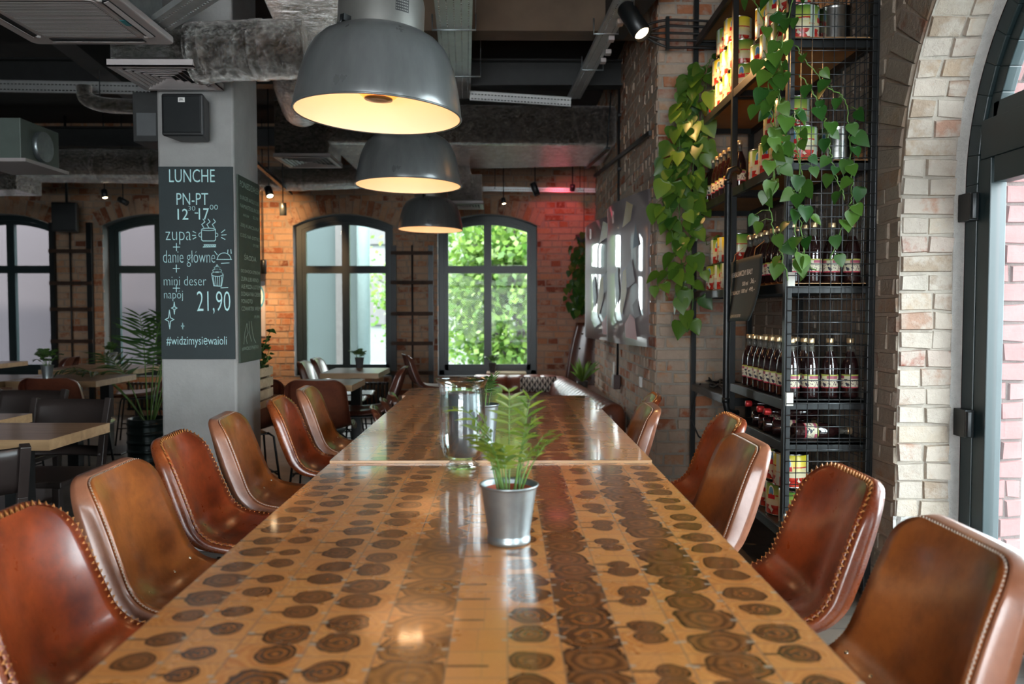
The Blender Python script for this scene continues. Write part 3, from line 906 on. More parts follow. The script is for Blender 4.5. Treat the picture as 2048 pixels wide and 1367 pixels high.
def long_table(label, x0, x1, y0, y1, z, seed, spec, xs):
    t = thing('long_table', label, 'table', ((x0 + x1) / 2, (y0 + y1) / 2, 0))
    L = t.location
    m = MB()
    sh = [x - L.x for x in xs]
    block_top(m, sh, y0 - L.y, y1 - L.y, z, 0.0845, seed, spec)
    e = 0.0008
    m.bx(x0 - L.x, x1 - L.x, y0 - L.y, y1 - L.y, z - 0.045, z - e, mat=1)
    obj('table_top', m, [ENDG, ENDEDGE], t)
    for yy in ((y0 + 0.35, y1 - 0.35) if y1 - y0 > 1 else ((y0 + y1) / 2,)):
        m = MB(); yl = yy - L.y
        m.beam((0, yl, 0.0), (0, yl, z - 0.05), 0.10, 0.10, up=(0, 1, 0))
        m.bx(-0.16, 0.16, yl - 0.14, yl + 0.14, 0, 0.015); m.bx(-0.16, 0.16, yl - 0.05, yl + 0.05, z - 0.065, z - 0.045)
        obj('leg', m, BLACK, t, bevel=0.003)
    return t
TZ, SEAM = 0.75, at(800, 925, 2.62).y
SEAM = onz(800, 926, TZ).y
END2 = 4.60
long_table('nearest long table of varnished end-grain log slices, holding the potted palm', -.577, .482, 0.15, SEAM - 0.003, TZ, 5, CSPEC, COLS)
xs2 = [-.577, -.46, -.36, -.26, -.15, -.04, .05, .14, .235, .33, .40, .482]
sp2 = [(.22, -1), (.30, 0), (.42, 0), (.48, 0), (.40, 0), (.58, 1), (.52, 0), (.44, 0), (.55, 0), (.12, -1), (.12, -1)]
long_table('second long end-grain table butted against the far side of the nearest one', -.577, .482, SEAM + 0.003, END2, TZ + 0.009, 9, sp2, xs2)
long_table('third end-grain table beyond the second one, ending at the banquette', -.60, -.02, END2 + 0.006, 5.06, TZ + 0.009, 12, [(.4, 0)] * 5, [-.60, -.48, -.36, -.25, -.13, -.02])

# ================================================================== LEATHER BUCKET CHAIRS
def crs(P, t):
    n = len(P) - 1
    x = min(max(t, 0), 1) * n; i = min(int(x), n - 1); f = x - i
    p0, p1, p2, p3 = P[max(i - 1, 0)], P[i], P[i + 1], P[min(i + 2, n)]
    return tuple(0.5 * ((2 * b) + (-a + c) * f + (2 * a - 5 * b + 4 * c - d) * f * f + (-a + 3 * b - 3 * c + d) * f ** 3) for a, b, c, d in zip(p0, p1, p2, p3))
PROF = [(0.235, 0.475), (0.10, 0.462), (-0.03, 0.462), (-0.145, 0.482), (-0.210, 0.535), (-0.243, 0.615), (-0.270, 0.702), (-0.294, 0.780), (-0.312, 0.825)]
HW = [(0.185,), (0.200,), (0.206,), (0.206,), (0.202,), (0.195,), (0.188,), (0.182,), (0.178,)]
def chair_shell_fn(top=0.82, cup=1.0, rc=0.085):
    def prof(t):
        y, z = crs(PROF, t); return y, z
    def nrm(t):
        a, b = prof(max(0, t - 0.01)), prof(min(1, t + 0.01))
        dy, dz = b[0] - a[0], b[1] - a[1]; l = math.hypot(dy, dz)
        return Vector((0, dz / l, -dy / l)), Vector((0, dy / l, dz / l))   # towards the sitter, along the profile
    def S(u, t):
        y, z = prof(t)
        N, _ = nrm(t)
        h = crs(HW, t)[0]
        zc = prof(1)[1] - z
        if t > 0.5 and zc < rc:                     # rounded upper corners
            s = rc - zc; h = h - rc + math.sqrt(max(0, rc * rc - s * s))
        hh = crs(HW, t)[0]
        x = u * h
        k = (x / hh)
        amp = (0.020 + 0.030 * math.sin(pi * min(1, t * 1.05)) ** 0.7) * cup
        return Vector((x, y, z)) + N * (amp * k * k) 
    return S, nrm
def make_chair(name, label, style, group=None):
    t0 = thing(name, label, 'chair', (0, 0, 0), 0, group)
    zig = style == 'laced'
    inner, edge, seam = {'laced': (LRED, LREDE, LACE), 'stitched': (LTAN, LTANE, THREAD), 'dark': (LDARK, LDARK, LTANE)}[style]
    cup = 1.0 if zig else 0.8
    S, nrm = chair_shell_fn(cup=cup, rc=0.085 if zig else 0.06)
    tv = [i / 30 for i in range(25)] + [0.8 + 0.2 * (1 - math.cos(pi / 2 * i / 8)) ** 1 for i in range(1, 0)]
    tv = [i / 34 for i in range(28)] + [27 / 34 + (7 / 34) * math.sin(pi / 2 * i / 10) for i in range(1, 11)]
    nu = 16
    m = MB()
    idx = [m.add(*[S(-1 + 2 * j / nu, t) for j in range(nu + 1)]) for t in tv]
    for i in range(len(tv) - 1):
        for j in range(nu):
            m.face((idx[i][j], idx[i][j + 1], idx[i + 1][j + 1], idx[i + 1][j]), smooth=True)
    obj('seat_shell', m, inner, t0, solid=0.010)
    # perimeter of the shell with outward direction
    per = []
    for t in tv: per.append((S(-1, t), t))
    top = [(S(-1 + 2 * j / 12, 1.0), 1.0) for j in range(1, 12)]
    per += top
    for t in reversed(tv): per.append((S(1, t), t))
    P = [p for p, _ in per]
    outs, nors = [], []
    for i, (p, t) in enumerate(per):
        a, b = P[max(i - 1, 0)], P[min(i + 1, len(P) - 1)]
        tan = (b - a)
        if tan.length < 1e-7: tan = Vector((1, 0, 0))
        tan.normalize()
        N, _ = nrm(t)
        o = tan.cross(N)
        c = Vector((0, *(Vector((0, 0, 0)))[1:]))
        if i < len(tv):  ref = Vector((-1, 0, 0))
        elif i >= len(tv) + 11: ref = Vector((1, 0, 0))
        else: ref = nrm(1.0)[1]
        if o.dot(ref) < 0: o = -o
        o.normalize()
        outs.append(o); nors.append(N)
    # smooth the outward directions
    for _ in range(2):
        outs = [((outs[max(i - 1, 0)] + outs[i] * 2 + outs[min(i + 1, len(outs) - 1)]).normalized()) for i in range(len(outs))]
    m = MB()
    rows = [(0.0, 0.0), (0.004, 0.004), (0.010, 0.002), (0.014, -0.006), (0.016, -0.020), (0.015, -0.036)] if zig else \
           [(0.0, 0.0), (0.005, 0.002), (0.008, -0.004), (0.011, -0.012), (0.016, -0.028), (0.020, -0.046)]
    rr = []
    for i in range(len(P)):
        t = per[i][1]
        d = 0.55 + 0.65 * math.sin(pi * min(1, max(0, (1 - t) * 1.5)))        # deeper beside the small of the back
        rr.append(m.add(*[P[i] + outs[i] * a + nors[i] * (b * (d if b < 0 else 1)) for a, b in rows]))
    for i in range(len(P) - 1):
        for j in range(len(rows) - 1):
            m.face((rr[i][j], rr[i][j + 1], rr[i + 1][j + 1], rr[i + 1][j]), smooth=True)
    obj('edge_panel', m, edge, t0, solid=0.004)
    # seam: chunky zigzag lacing or a fine pale stitch
    if style != 'dark':
        m = MB(); pts = []
        L = [0]
        for a, b in zip(P[:-1], P[1:]): L.append(L[-1] + (b - a).length)
        step = 0.0085 if zig else 0.0045
        n = int(L[-1] / step); j = 0
        for k in range(n):
            s = k * step
            while j < len(L) - 2 and L[j + 1] < s: j += 1
            f = (s - L[j]) / max(1e-9, L[j + 1] - L[j])
            p = P[j].lerp(P[j + 1], min(1, f)); o = outs[j]; N = nors[j]
            w = (0.0115 if zig else 0.0040) * (1 if k % 2 else -1)
            pts.append(p + o * (w - 0.001) + N * (0.0066 if zig else 0.0060))
        m.tube(pts, 0.0026 if zig else 0.0016, n=5)
        obj('lacing' if zig else 'stitching', m, seam, t0)
    # belt across the bend with its rivets
    m = MB()
    ta, tb = (0.40, 0.50) if not zig else (0.375, 0.485)
    def belt(u, v):
        t = ta + (tb - ta) * v
        N, _ = nrm(t)
        e = 0.0060 * (1 if 0.08 < v < 0.92 else 0.1) - (0.004 if abs(v - 0.5) < 0.07 and not zig else 0)
        return S(-1.0 + 2.0 * u, t) + N * (0.001 + e)
    m.grid(belt, 18, 16)
    obj('belt', m, edge if zig else inner, t0)
    if not zig and style != 'dark':
        for u in (-0.82, -0.42, 0.42, 0.82):
            t = 0.45; N, _ = nrm(t); p = S(u, t) + N * 0.0072
            m = MB(); M = N.to_track_quat('Z', 'Y').to_matrix()
            m.lathe([(0.0075, 0), (0.0065, 0.0025), (0.003, 0.004), (0, 0.0044)], n=12, c=p, M=M)
            obj('rivet', m, BRASS, t0)
    # metal rod legs
    m0 = MB()
    for s in (-1, 1):
        for yy, zz, yo in ((0.16, 0.450, 0.215), (-0.12, 0.455, -0.20)):
            m = MB(); m.tube([(s * 0.13, yy, zz), (s * 0.17, yy * 1.05, zz - 0.03), (s * 0.205, yo, 0.004)], 0.008, n=8)
            obj('leg', m, BLACK, t0)
        m = MB(); m.tube([(s * 0.182, 0.190, 0.17), (s * 0.182, -0.166, 0.17)], 0.006, n=6); obj('stretcher', m, BLACK, t0)
    m = MB(); m.tube([(-0.182, -0.166, 0.19), (0.182, -0.166, 0.19)], 0.006, n=6); obj('stretcher', m, BLACK, t0)
    m0.bx(-0.14, 0.14, -0.12, 0.16, 0.440, 0.449)
    obj('seat_plate', m0, BLACK, t0)
    return t0
def place(proto, used, loc, rz, label, group=None, scale=None):
    if used.get(proto.name): return dup(proto, loc, rz, label, group, scale=scale)
    used[proto.name] = True
    proto.location = loc; proto.rotation_euler = (0, 0, rz); proto['label'] = label
    if group: proto['group'] = group
    if scale: proto.scale = (scale,) * 3
    return proto
USED = {}
ch_l = make_chair('leather_chair', 'x', 'laced')
ch_s = make_chair('leather_chair', 'x', 'stitched')
ch_d = make_chair('leather_chair', 'x', 'dark')
D = math.radians
G = 'leather chairs along the long tables'
#       style, x of the back top, depth, facing, label
for st, x, y, rz, sc, lb in [
    (ch_l, -0.700, 1.62, -88, 1.0, 'laced oxblood leather chair nearest the camera on the pillar side, cut by the frame'),
    (ch_s, -0.725, 2.13, -88, 1.0, 'tan leather chair with pale stitching between the two nearest laced chairs, pillar side'),
    (ch_l, -0.790, 2.68, -86, 1.0, 'laced oxblood leather chair just before the pillar, third along that side'),
    (ch_s, -0.790, 3.20, -84, 1.0, 'tan stitched leather chair in front of the concrete pillar'),
    (ch_l, -0.760, 3.80, -86, 1.0, 'laced oxblood leather chair at the second table, level with the wooden crate'),
    (ch_s, -0.750, 4.32, -86, 1.0, 'tan stitched leather chair last in the pillar side row of big chairs'),
    (ch_s, 0.530, 1.47, 90, 1.0, 'tan leather chair nearest the arched door, cut by the frame'),
    (ch_l, 0.565, 2.03, 90, 1.0, 'laced oxblood leather chair in front of the crumbling door jamb'),
    (ch_s, 0.455, 2.56, 90, 1.0, 'tan stitched leather chair in front of the lower tomato tins'),
    (ch_l, 0.570, 3.13, 88, 1.0, 'laced oxblood leather chair beside the black steel shelving'),
    (ch_s, 0.340, 3.63, 88, 0.98, 'small-looking tan stitched leather chair beside the brick pier'),
    (ch_l, 0.455, 4.12, 84, 0.98, 'laced leather chair half hidden behind the tan one at the brick pier')]:
    place(st, USED, (x + (0.02 if x > 0 else -0.02), y, 0), D(rz), lb, G, sc)
for i, (x, y) in enumerate([(-0.555, 4.86), (-0.56, 5.27), (-0.56, 5.66)]):
    place(ch_d, USED, (x, y, 0), D(-80), '%s low dark leather chair tucked under the far end of the long tables' % ['nearest', 'middle', 'farthest'][i], 'low chairs at the end of the long tables', 0.80)

# ================================================================== THINGS ON THE LONG TABLE
def bucket(name, label, loc, r, h, cat='plant pot', plant=None, group=None, mt=None, lip=True):
    t = thing(name, label, cat, loc, 0, group)
    m = MB()
    rb = r * 0.73
    prof = [(rb * 0.90, 0.0), (rb * 0.99, 0.002), (rb, h * 0.05), (rb * 1.0, h * 0.115), (rb * 0.965, h * 0.13), (rb * 0.975, h * 0.16),
            (r * 0.93, h * 0.93), (r * 0.95, h * 0.955), (r * 0.99, h * 0.965), (r, h * 0.982), (r * 0.99, h), (r * 0.955, h * 0.995),
            (r * 0.93, h * 0.96), (rb * 0.97, h * 0.2), (rb * 0.9, h * 0.1), (0, h * 0.09)]
    m.lathe(prof, n=40)
    obj('pot', m, mt or GALV, t)
    return t
def frond(mf, ms, base, d0, length, droop, nleaf, ll, lw, seed, stem_r=0.002, bare=0.35, colr=(0.2, 0.9), fold=0.25):
    """pinnate frond: arching rachis with paired narrow leaflets"""
    r = random.Random(seed)
    pts = []
    d = Vector(d0).normalized(); p = Vector(base)
    n = 22
    for i in range(n + 1):
        pts.append(p.copy())
        d = (d + Vector((0, 0, -droop / n * (0.3 + 1.7 * i / n)))).normalized()
        p = p + d * (length / n)
    ms.tube(pts, [stem_r * (1.15 - 0.8 * i / n) for i in range(n + 1)], n=5, smooth=True)
    i0 = int(n * bare)
    for k in range(nleaf):
        f = bare + (1 - bare) * (k + 0.5) / nleaf
        x = f * n; i = min(int(x), n - 1); q = pts[i].lerp(pts[i + 1], x - i)
        t = (pts[i + 1] - pts[i]).normalized()
        side = t.cross(Vector((0, 0, 1)))
        if side.length < 0.2: side = Vector((math.cos(seed), math.sin(seed), 0))
        side.normalize()
        up = side.cross(t).normalized()
        prof = math.sin(pi * (0.12 + 0.80 * (k + 0.5) / nleaf)) ** 0.6
        for s in (-1, 1):
            L = ll * prof * r.uniform(0.7, 1.15)
            dd = (side * s + t * (0.35 + 0.6 * k / nleaf + r.uniform(-.15, .15)) + up * r.uniform(-0.25, 0.25)).normalized()
            leaflet(mf, q, dd, up, L, lw * (0.7 + 0.3 * prof), (r.uniform(*colr), 0, 0), droop=0.35 * r.uniform(0.5, 1.4))
def leaflet(m, q, d, up, L, w, col, droop=0.3, segs=4):
    d = d.normalized()
    s = d.cross(up).normalized()
    rows = []
    p = q.copy()
    W = [0.25, 0.95, 1.0, 0.6, 0.0]
    for i in range(segs + 1):
        f = i / segs
        ww = w / 2 * W[i] if segs == 4 else w / 2 * math.sin(pi * (0.1 + 0.9 * f))
        rows.append((p - s * ww + up * ww * 0.3, p.copy(), p + s * ww + up * ww * 0.3))
        d = (d + Vector((0, 0, -droop / segs))).normalized()
        p = p + d * (L / segs)
    ids = [m.add(*r_) for r_ in rows]
    for a, b in zip(ids[:-1], ids[1:]):
        m.face((a[0], a[1], b[1], b[0]), col=col, smooth=True); m.face((a[1], a[2], b[2], b[1]), col=col, smooth=True)
def parlour(t, z0, r0, height, spread, n, seed, leafmat=PARLOUR, ll=0.07, lw=0.013, nl=(7, 10)):
    r = random.Random(seed)
    ms, mf = MB(), MB()
    for k in range(n):
        a = 2 * pi * k / n + r.uniform(-0.5, 0.5); rr = r0 * math.sqrt(r.random())
        b = Vector((rr * math.cos(a), rr * math.sin(a), z0 - 0.01))
        tilt = spread * r.uniform(0.25, 1.0)
        d = Vector((tilt * math.cos(a), tilt * math.sin(a), 1))
        frond(mf, ms, b, d, height * r.uniform(0.62, 1.08), r.uniform(0.7, 2.1), r.randint(*nl), ll * r.uniform(0.8, 1.15), lw, seed * 31 + k, bare=0.55)
    obj('stems', ms, STEM, t); obj('foliage', mf, leafmat, t)
p = onz(1018, 1083, TZ)
POTR = 0.064
t = bucket('potted_palm', 'small parlour palm in a galvanised bucket, nearest thing on the long table', (p.x, p.y + 0.0, TZ), POTR, 0.128)
t['category'] = 'potted plant'
m = MB(); m.lathe([(0.040, 0.03), (0.052, 0.112), (0.054, 0.116), (0.051, 0.1165), (0.048, 0.105)], n=32)
obj('inner_pot', m, TERRA, t)
m = MB(); m.lathe([(0.0495, 0.100), (0.03, 0.106), (0.0, 0.108)], n=20); obj('soil', m, SOIL, t)
parlour(t, 0.108, 0.026, 0.255, 0.32, 7, 4, ll=0.060, lw=0.0075, nl=(5, 7))
parlour(t, 0.108, 0.028, 0.160, 0.46, 9, 14, ll=0.052, lw=0.0095, nl=(5, 6))
# hurricane vase and candle
p = onz(925, 932, TZ)
VX, VY = p.x, SEAM - 0.065
t = thing('hurricane_vase', 'clear glass hurricane vase with a flared rim holding a grey candle', 'vase', (VX, VY, TZ))
m = MB()
k = 1.0
outer = [(0.050, 0.000), (0.054, 0.004), (0.053, 0.010), (0.040, 0.018), (0.043, 0.026), (0.060, 0.040), (0.070, 0.070), (0.0735, 0.11), (0.0735, 0.16), (0.0735, 0.20), (0.071, 0.235), (0.073, 0.258), (0.081, 0.276), (0.085, 0.281)]
inner = [(0.084, 0.2835), (0.079, 0.278), (0.0695, 0.258), (0.0675, 0.235), (0.0700, 0.20), (0.0700, 0.16), (0.0700, 0.11), (0.0665, 0.070), (0.056, 0.044), (0.030, 0.034), (0, 0.032)]
m.lathe([(0, 0.004), (0.03, 0.003)] + outer + inner, n=48)
obj('glass_body', m, GLASS, t)
t = thing('pillar_candle', 'thick dark grey pillar candle standing inside the glass hurricane vase', 'candle', (VX + 0.002, VY, TZ + 0.036))
m = MB(); m.lathe([(0.040, 0.0), (0.0435, 0.002), (0.0455, 0.20), (0.0445, 0.2035), (0.040, 0.2025), (0.03, 0.199), (0, 0.198)], n=40)
obj('candle', m, CANDLE, t)
m = MB(); m.tube([(0, 0, 0.197), (0.001, 0, 0.205), (0.003, 0, 0.211)], 0.001, n=5); obj('wick', m, BLACKP, t)
# second bucket behind the vase
p = onz(970, 892, TZ + 0.009)
t = bucket('potted_fern', 'potted palm in a tall zinc bucket just behind the glass vase', (p.x - 0.004, p.y, TZ + 0.009), 0.056, 0.155)
t['category'] = 'potted plant'
m = MB(); m.lathe([(0.049, 0.130), (0.03, 0.137), (0.0, 0.139)], n=20); obj('soil', m, SOIL, t)
parlour(t, 0.14, 0.015, 0.145, 0.40, 6, 8, leafmat=PALM, ll=0.05, lw=0.008, nl=(6, 8))

# ================================================================== STEEL SHELVING WITH TINS AND BOTTLES
SX0, SX1 = 1.215, 1.575
SD = [3.43, 4.26, 5.14]
shelf = thing('steel_shelving', 'tall black steel shelving with wire mesh end against the brick wall', 'shelving', ((SX0 + SX1) / 2, 4.28, 0))
SL = shelf.location
SHZ = [0.30, 0.68, 0.864, 1.37, 1.90, 2.42, 2.97]
def sp(m): # shift to the shelving's own origin
    m.v = [(x - SL.x, y - SL.y, z - SL.z) for x, y, z in m.v]; return m
for d in SD:
    for x in (SX0, SX1):
        m = MB(); m.bx(x - 0.015, x + 0.015, d - 0.015, d + 0.015, 0, ZC - 0.02)
        obj('post', sp(m), BLACK, shelf, bevel=0.002)
for bay in (0, 1):
    d0, d1 = SD[bay] + 0.015, SD[bay + 1] - 0.015
    for z in SHZ:
        if bay == 1 and z in (0.68,): continue
        if bay == 1 and z == 0.864: z = 0.78
        m = MB()
        for x in (SX0, SX1): m.bx(x - 0.012, x + 0.012, d0, d1, z - 0.045, z - 0.002)
        for y in (d0 + 0.012, d1 - 0.012): m.bx(SX0 + 0.012, SX1 - 0.012, y - 0.012, y + 0.012, z - 0.045, z - 0.002)
        sh = obj('shelf_frame', sp(m), BLACK, shelf, bevel=0.002)
        m = MB(); m.bx(SX0 - 0.004, SX1 + 0.004, d0, d1, z - 0.002 - (0.012 if z < 1 else 0.012), z)
        obj('shelf_board', sp(m), SHELFWOOD if z > 1.0 else BLACK, sh)
MESHM = mat('mesh_wire', (0.10, 0.105, 0.11), 0.35, 0.8, var=0)
def wire_panel(name, T, w, h, su, sv, r=0.0021):
    m = MB()
    nu, nv = int(round(w / su)), int(round(h / sv))
    for i in range(nu + 1):
        u = w * i / nu; m.tube([T(u, 0, 0), T(u, h, 0)], r, n=5)
    for j in range(nv + 1):
        v = h * j / nv; m.tube([T(0, v, -2 * r), T(w, v, -2 * r)], r, n=5)
    o = obj(name, sp(m), MESHM, shelf); return o
wire_panel('mesh_end_panel', lambda u, v, w: Vector((SX0 - 0.005 + u, SD[0] - 0.018 + w, 0.30 + v)), SX1 - SX0 + 0.01, 3.1, 0.0465, 0.050)
wire_panel('mesh_back_panel', lambda u, v, w: Vector((SX1 + 0.002 - w, SD[0] + u, 0.05 + v)), SD[1] - SD[0], 3.35, 0.05, 0.05, 0.0018)
# flecks of tape left on the end posts
m = MB()
for z in (1.385, 0.87, 0.34): m.bx(SX0 - 0.012, SX0 + 0.028, SD[0] - 0.0185, SD[0] - 0.0155, z - 0.03, z + 0.03)
for i_, z in enumerate((1.385, 0.87, 0.34)):
    m = MB(); m.bx(SX0 - 0.008, SX0 + 0.026, SD[0] - 0.0185, SD[0] - 0.0152, z - 0.03, z + 0.03); obj('tape_scrap', sp(m), CREAM, shelf)

# ---- printed tins
def tin_label(name, yellow):
    n = NT(name)
    sx = n.n('SeparateXYZ'); n.l(n.obj(), sx.inputs[0])
    x, y, z = sx.outputs
    ang = n.math('DIVIDE', n.math('ARCTAN2', y, x), 2 * pi)         # -0.5..0.5
    hz = n.math('DIVIDE', z, 0.155)
    top = (0.70, 0.62, 0.02) if yellow else (0.07, 0.24, 0.03)
    base = n.ramp(hz, [(0.0, (0.75, 0.70, 0.60)), (0.42, (0.72, 0.66, 0.42)), (0.66, (0.42, 0.50, 0.10) if not yellow else (0.8, 0.66, 0.10)), (0.95, top)])
    # repeating cell around the tin, three fronts
    fr = n.math('FRACT', n.math('ADD', n.math('MULTIPLY', ang, 3.0), 10.0))
    cx = n.math('SUBTRACT', fr, 0.5)
    # tomatoes along the bottom
    cmb = n.n('CombineXYZ'); n.l(n.math('MULTIPLY', fr, 3.2), cmb.inputs[0]); n.l(n.math('MULTIPLY', hz, 3.4), cmb.inputs[1])
    v = n.n('TexVoronoi'); v.inputs['Scale'].default_value = 1.0; v.inputs['Randomness'].default_value = 0.35; v.voronoi_dimensions = '2D'
    n.l(cmb.outputs[0], v.inputs['Vector'])
    tom = n.math('MULTIPLY', n.math('LESS_THAN', v.outputs['Distance'], 0.47), n.math('LESS_THAN', hz, 0.30))
    tom = n.math('MAXIMUM', tom, n.math('LESS_THAN', hz, 0.08))
    tc = n.ramp(v.outputs['Distance'], [(0.0, (0.75, 0.10, 0.05)), (0.35, (0.50, 0.02, 0.012)), (0.5, (0.25, 0.01, 0.008))])
    c = n.mix(tom, base, tc)
    # red stripe
    st = n.math('LESS_THAN', n.math('ABSOLUTE', n.math('SUBTRACT', hz, 0.60)), 0.018)
    st = n.math('MULTIPLY', st, n.math('GREATER_THAN', cx, -0.12))
    c = n.mix(st, c, (0.55, 0.015, 0.015))
    # badge: blue and white roundel over a red plate
    dx = n.math('MULTIPLY', n.math('ADD', cx, 0.27), 1.9); dz = n.math('SUBTRACT', hz, 0.70)
    rr = n.math('SQRT', n.math('ADD', n.math('MULTIPLY', dx, dx), n.math('MULTIPLY', dz, dz)))
    c = n.mix(n.math('LESS_THAN', rr, 0.19), c, (0.80, 0.80, 0.70)); c = n.mix(n.math('LESS_THAN', rr, 0.155), c, (0.10, 0.32, 0.52))
    hill = n.math('LESS_THAN', n.math('ADD', dz, n.math('MULTIPLY', n.math('ABSOLUTE', dx), 0.8)), -0.02)
    c = n.mix(n.math('MULTIPLY', hill, n.math('LESS_THAN', rr, 0.155)), c, (0.55, 0.30, 0.10))
    plate = n.math('MULTIPLY', n.math('LESS_THAN', n.math('ABSOLUTE', n.math('ADD', dz, 0.15)), 0.065), n.math('LESS_THAN', n.math('ABSOLUTE', dx), 0.24))
    c = n.mix(plate, c, (0.62, 0.02, 0.03))
    # information side: pale mint panel
    info = n.math('GREATER_THAN', fr, 0.86)
    c = n.mix(info, c, (0.55, 0.66, 0.56))
    n.set(Base_Color=c, Roughness=0.28, Specular_IOR_Level=0.6)
    return n.mat
TING, TINY = tin_label('green_tomato_tin_label', False), tin_label('yellow_tomato_tin_label', True)
TINM = mat('tin_plate', (0.55, 0.55, 0.53), 0.22, 1.0, var=0.1)
def ribs(r, z0, z1, n=14):
    out = []
    for i in range(n + 1):
        out.append((r - (0.0012 if i % 2 else 0), z0 + (z1 - z0) * i / n))
    return out
def make_tin(yellow, bare=False):
    t = thing('tomato_tin', 'x', 'tin can')
    r, h = 0.077, 0.153
    m = MB()
    m.lathe([(0, 0.003), (r - 0.004, 0.003), (r - 0.002, 0.0), (r, 0.001), (r, 0.004), (r - 0.0015, 0.006)] + (ribs(r - 0.001, 0.01, h - 0.01, 26) if bare else [(r - 0.0015, h - 0.006)]) +
            [(r, h - 0.004), (r, h - 0.0005), (r - 0.002, h), (r - 0.004, h - 0.004), (r - 0.02, h - 0.004), (r - 0.022, h - 0.0055), (0, h - 0.0055)], n=36)
    obj('can_body', m, TINM, t)
    if not bare:
        m = MB(); m.lathe([(r - 0.0010, 0.006), (r - 0.0002, 0.007), (r - 0.0002, h - 0.007), (r - 0.0010, h - 0.006)], n=36, smooth=True)
        m.f = m.f[:-2]; m.m = m.m[:-2]; m.c = m.c[:-2]; m.sm = m.sm[:-2]; m.uv = m.uv[:-2]; m.uv2 = m.uv2[:-2]
        lab = obj('label', m, TINY if yellow else TING, t)
        m = MB()
        for q in range(3):
            a0 = 2 * pi * (q / 3 + 0.077 - 0.5) + (0 if True else 0)
            for txt, zz, hh, wa, mi in (('ROLA', 0.086 * 1, 0.011, 0.34, 0), ('POLPA', 0.066, 0.008, 0.42, 1)):
                a1 = 2 * pi * ((q + 0.23) / 3) - pi if mi == 0 else 2 * pi * ((q + 0.42) / 3) - pi
                Tt = lambda u, v, a1=a1: Vector(((r + 0.0003) * math.cos(a1 + u), (r + 0.0003) * math.sin(a1 + u), v))
                put_text(m, txt, -wa / 2, zz - hh / 2, wa, hh, Tt, 0.01, mat=mi)
        obj('lettering', m, [CHALKW, mat('orange_print', (0.6, 0.2, 0.03), 0.5, var=0)], lab)
    return t
TIN = [make_tin(False), make_tin(True), make_tin(False, True)]
TUSED = {}
def put_tin(kind, x, y, z, rz, label, group):
    place(TIN[kind], TUSED, (x, y, z), rz, label, group)
FR = D(195)     # one printed front towards the table
def tin_rows(z, y0, rows, shelfname, kinds, group, pitch=0.162, x=1.305, ord_from='mesh end'):
    for lev, (start, n) in enumerate(rows):
        for i in range(n):
            k = kinds[(i * 2 + lev) % len(kinds)]
            lv = ['bottom', 'middle', 'top'][lev] if len(rows) == 3 else ['bottom', 'upper'][lev]
            put_tin(k, x + R.uniform(-0.004, 0.004), y0 + (start + i) * pitch, z + lev * 0.1535, FR + R.uniform(-0.35, 0.35),
                    '%s tomato tin, %s from mesh end, %s layer, %s' % (['green', 'yellow', 'bare silver'][k], ORD[i], lv, shelfname), group)
tin_rows(2.421, 3.55, [(0, 4), (0.5, 3), (1.0, 2)], 'top shelf near bay', [0, 1, 0, 0], 'tins on the highest stocked shelf')
tin_rows(2.421, 4.37, [(0, 4), (0.5, 3), (1.0, 2)], 'top shelf far bay', [0, 0, 1], 'tins on the highest shelf, far bay')
tin_rows(1.901, 3.55, [(0, 4), (0.6, 2)], 'second shelf down', [0, 0, 1], 'tins on the second highest shelf')
tin_rows(1.371, 4.38, [(0, 4), (0.5, 3)], 'shelf behind the pothos', [1, 0, 0], 'tins behind the pothos')
tin_rows(0.301, 3.54, [(0, 4), (0.4, 3)], 'lowest shelf', [0, 1, 0], 'tins on the lowest shelf')
put_tin(2, 1.33 + 0.12, 3.56, 2.421, 0, 'bare ribbed silver tin at the mesh end of the highest shelf', None)
put_tin(2, 1.48, 3.72, 2.421, 0, 'bare ribbed silver tin behind the mesh on the highest shelf, nearer the wall', None)
put_tin(2, 1.47, 3.56, 1.901, 0, 'bare silver tin behind the mesh on the shelf below the highest', None)
put_tin(0, 1.465, 3.60, 0.301, D(60), 'green tomato tin against the wall on the lowest shelf', None)
put_tin(0, 1.31, 4.42, 0.301, FR, 'green tomato tin alone low in the far bay', None)

# ---- bottles
def btl_label():
    n = NT('vinegar_label')
    sx = n.n('SeparateXYZ'); n.l(n.obj(), sx.inputs[0])
    x, y, z = sx.outputs
    ang = n.math('FRACT', n.math('ADD', n.math('MULTIPLY', n.math('ARCTAN2', y, x), 3 / (2 * pi)), 5.0))
    f = n.noise(60, 3)
    c = n.mix(f, (0.62, 0.58, 0.40), (0.70, 0.66, 0.52))
    c = n.mix(n.math('GREATER_THAN', z, 0.098), c, (0.38, 0.42, 0.08))
    p = n.math('MULTIPLY', n.math('GREATER_THAN', z, 0.087), n.math('LESS_THAN', z, 0.099))
    p = n.math('MULTIPLY', p, n.math('GREATER_THAN', ang, 0.35)); c = n.mix(p, c, (0.36, 0.07, 0.12))
    g = n.math('MULTIPLY', n.math('LESS_THAN', ang, 0.33), n.math('LESS_THAN', z, 0.085)); g = n.math('MULTIPLY', g, n.math('GREATER_THAN', f, 0.5)); c = n.mix(g, c, (0.02, 0.02, 0.04))
    q = n.math('MULTIPLY', n.math('GREATER_THAN', n.noise(170, 2), 0.55), n.math('LESS_THAN', z, 0.078)); q = n.math('MULTIPLY', q, n.math('GREATER_THAN', ang, 0.4))
    c = n.mix(q, c, (0.12, 0.05, 0.08))
    c = n.mix(n.math('LESS_THAN', z, 0.051), c, (0.45, 0.03, 0.06))
    n.set(Base_Color=c, Roughness=0.5); return n.mat
BLAB = btl_label()
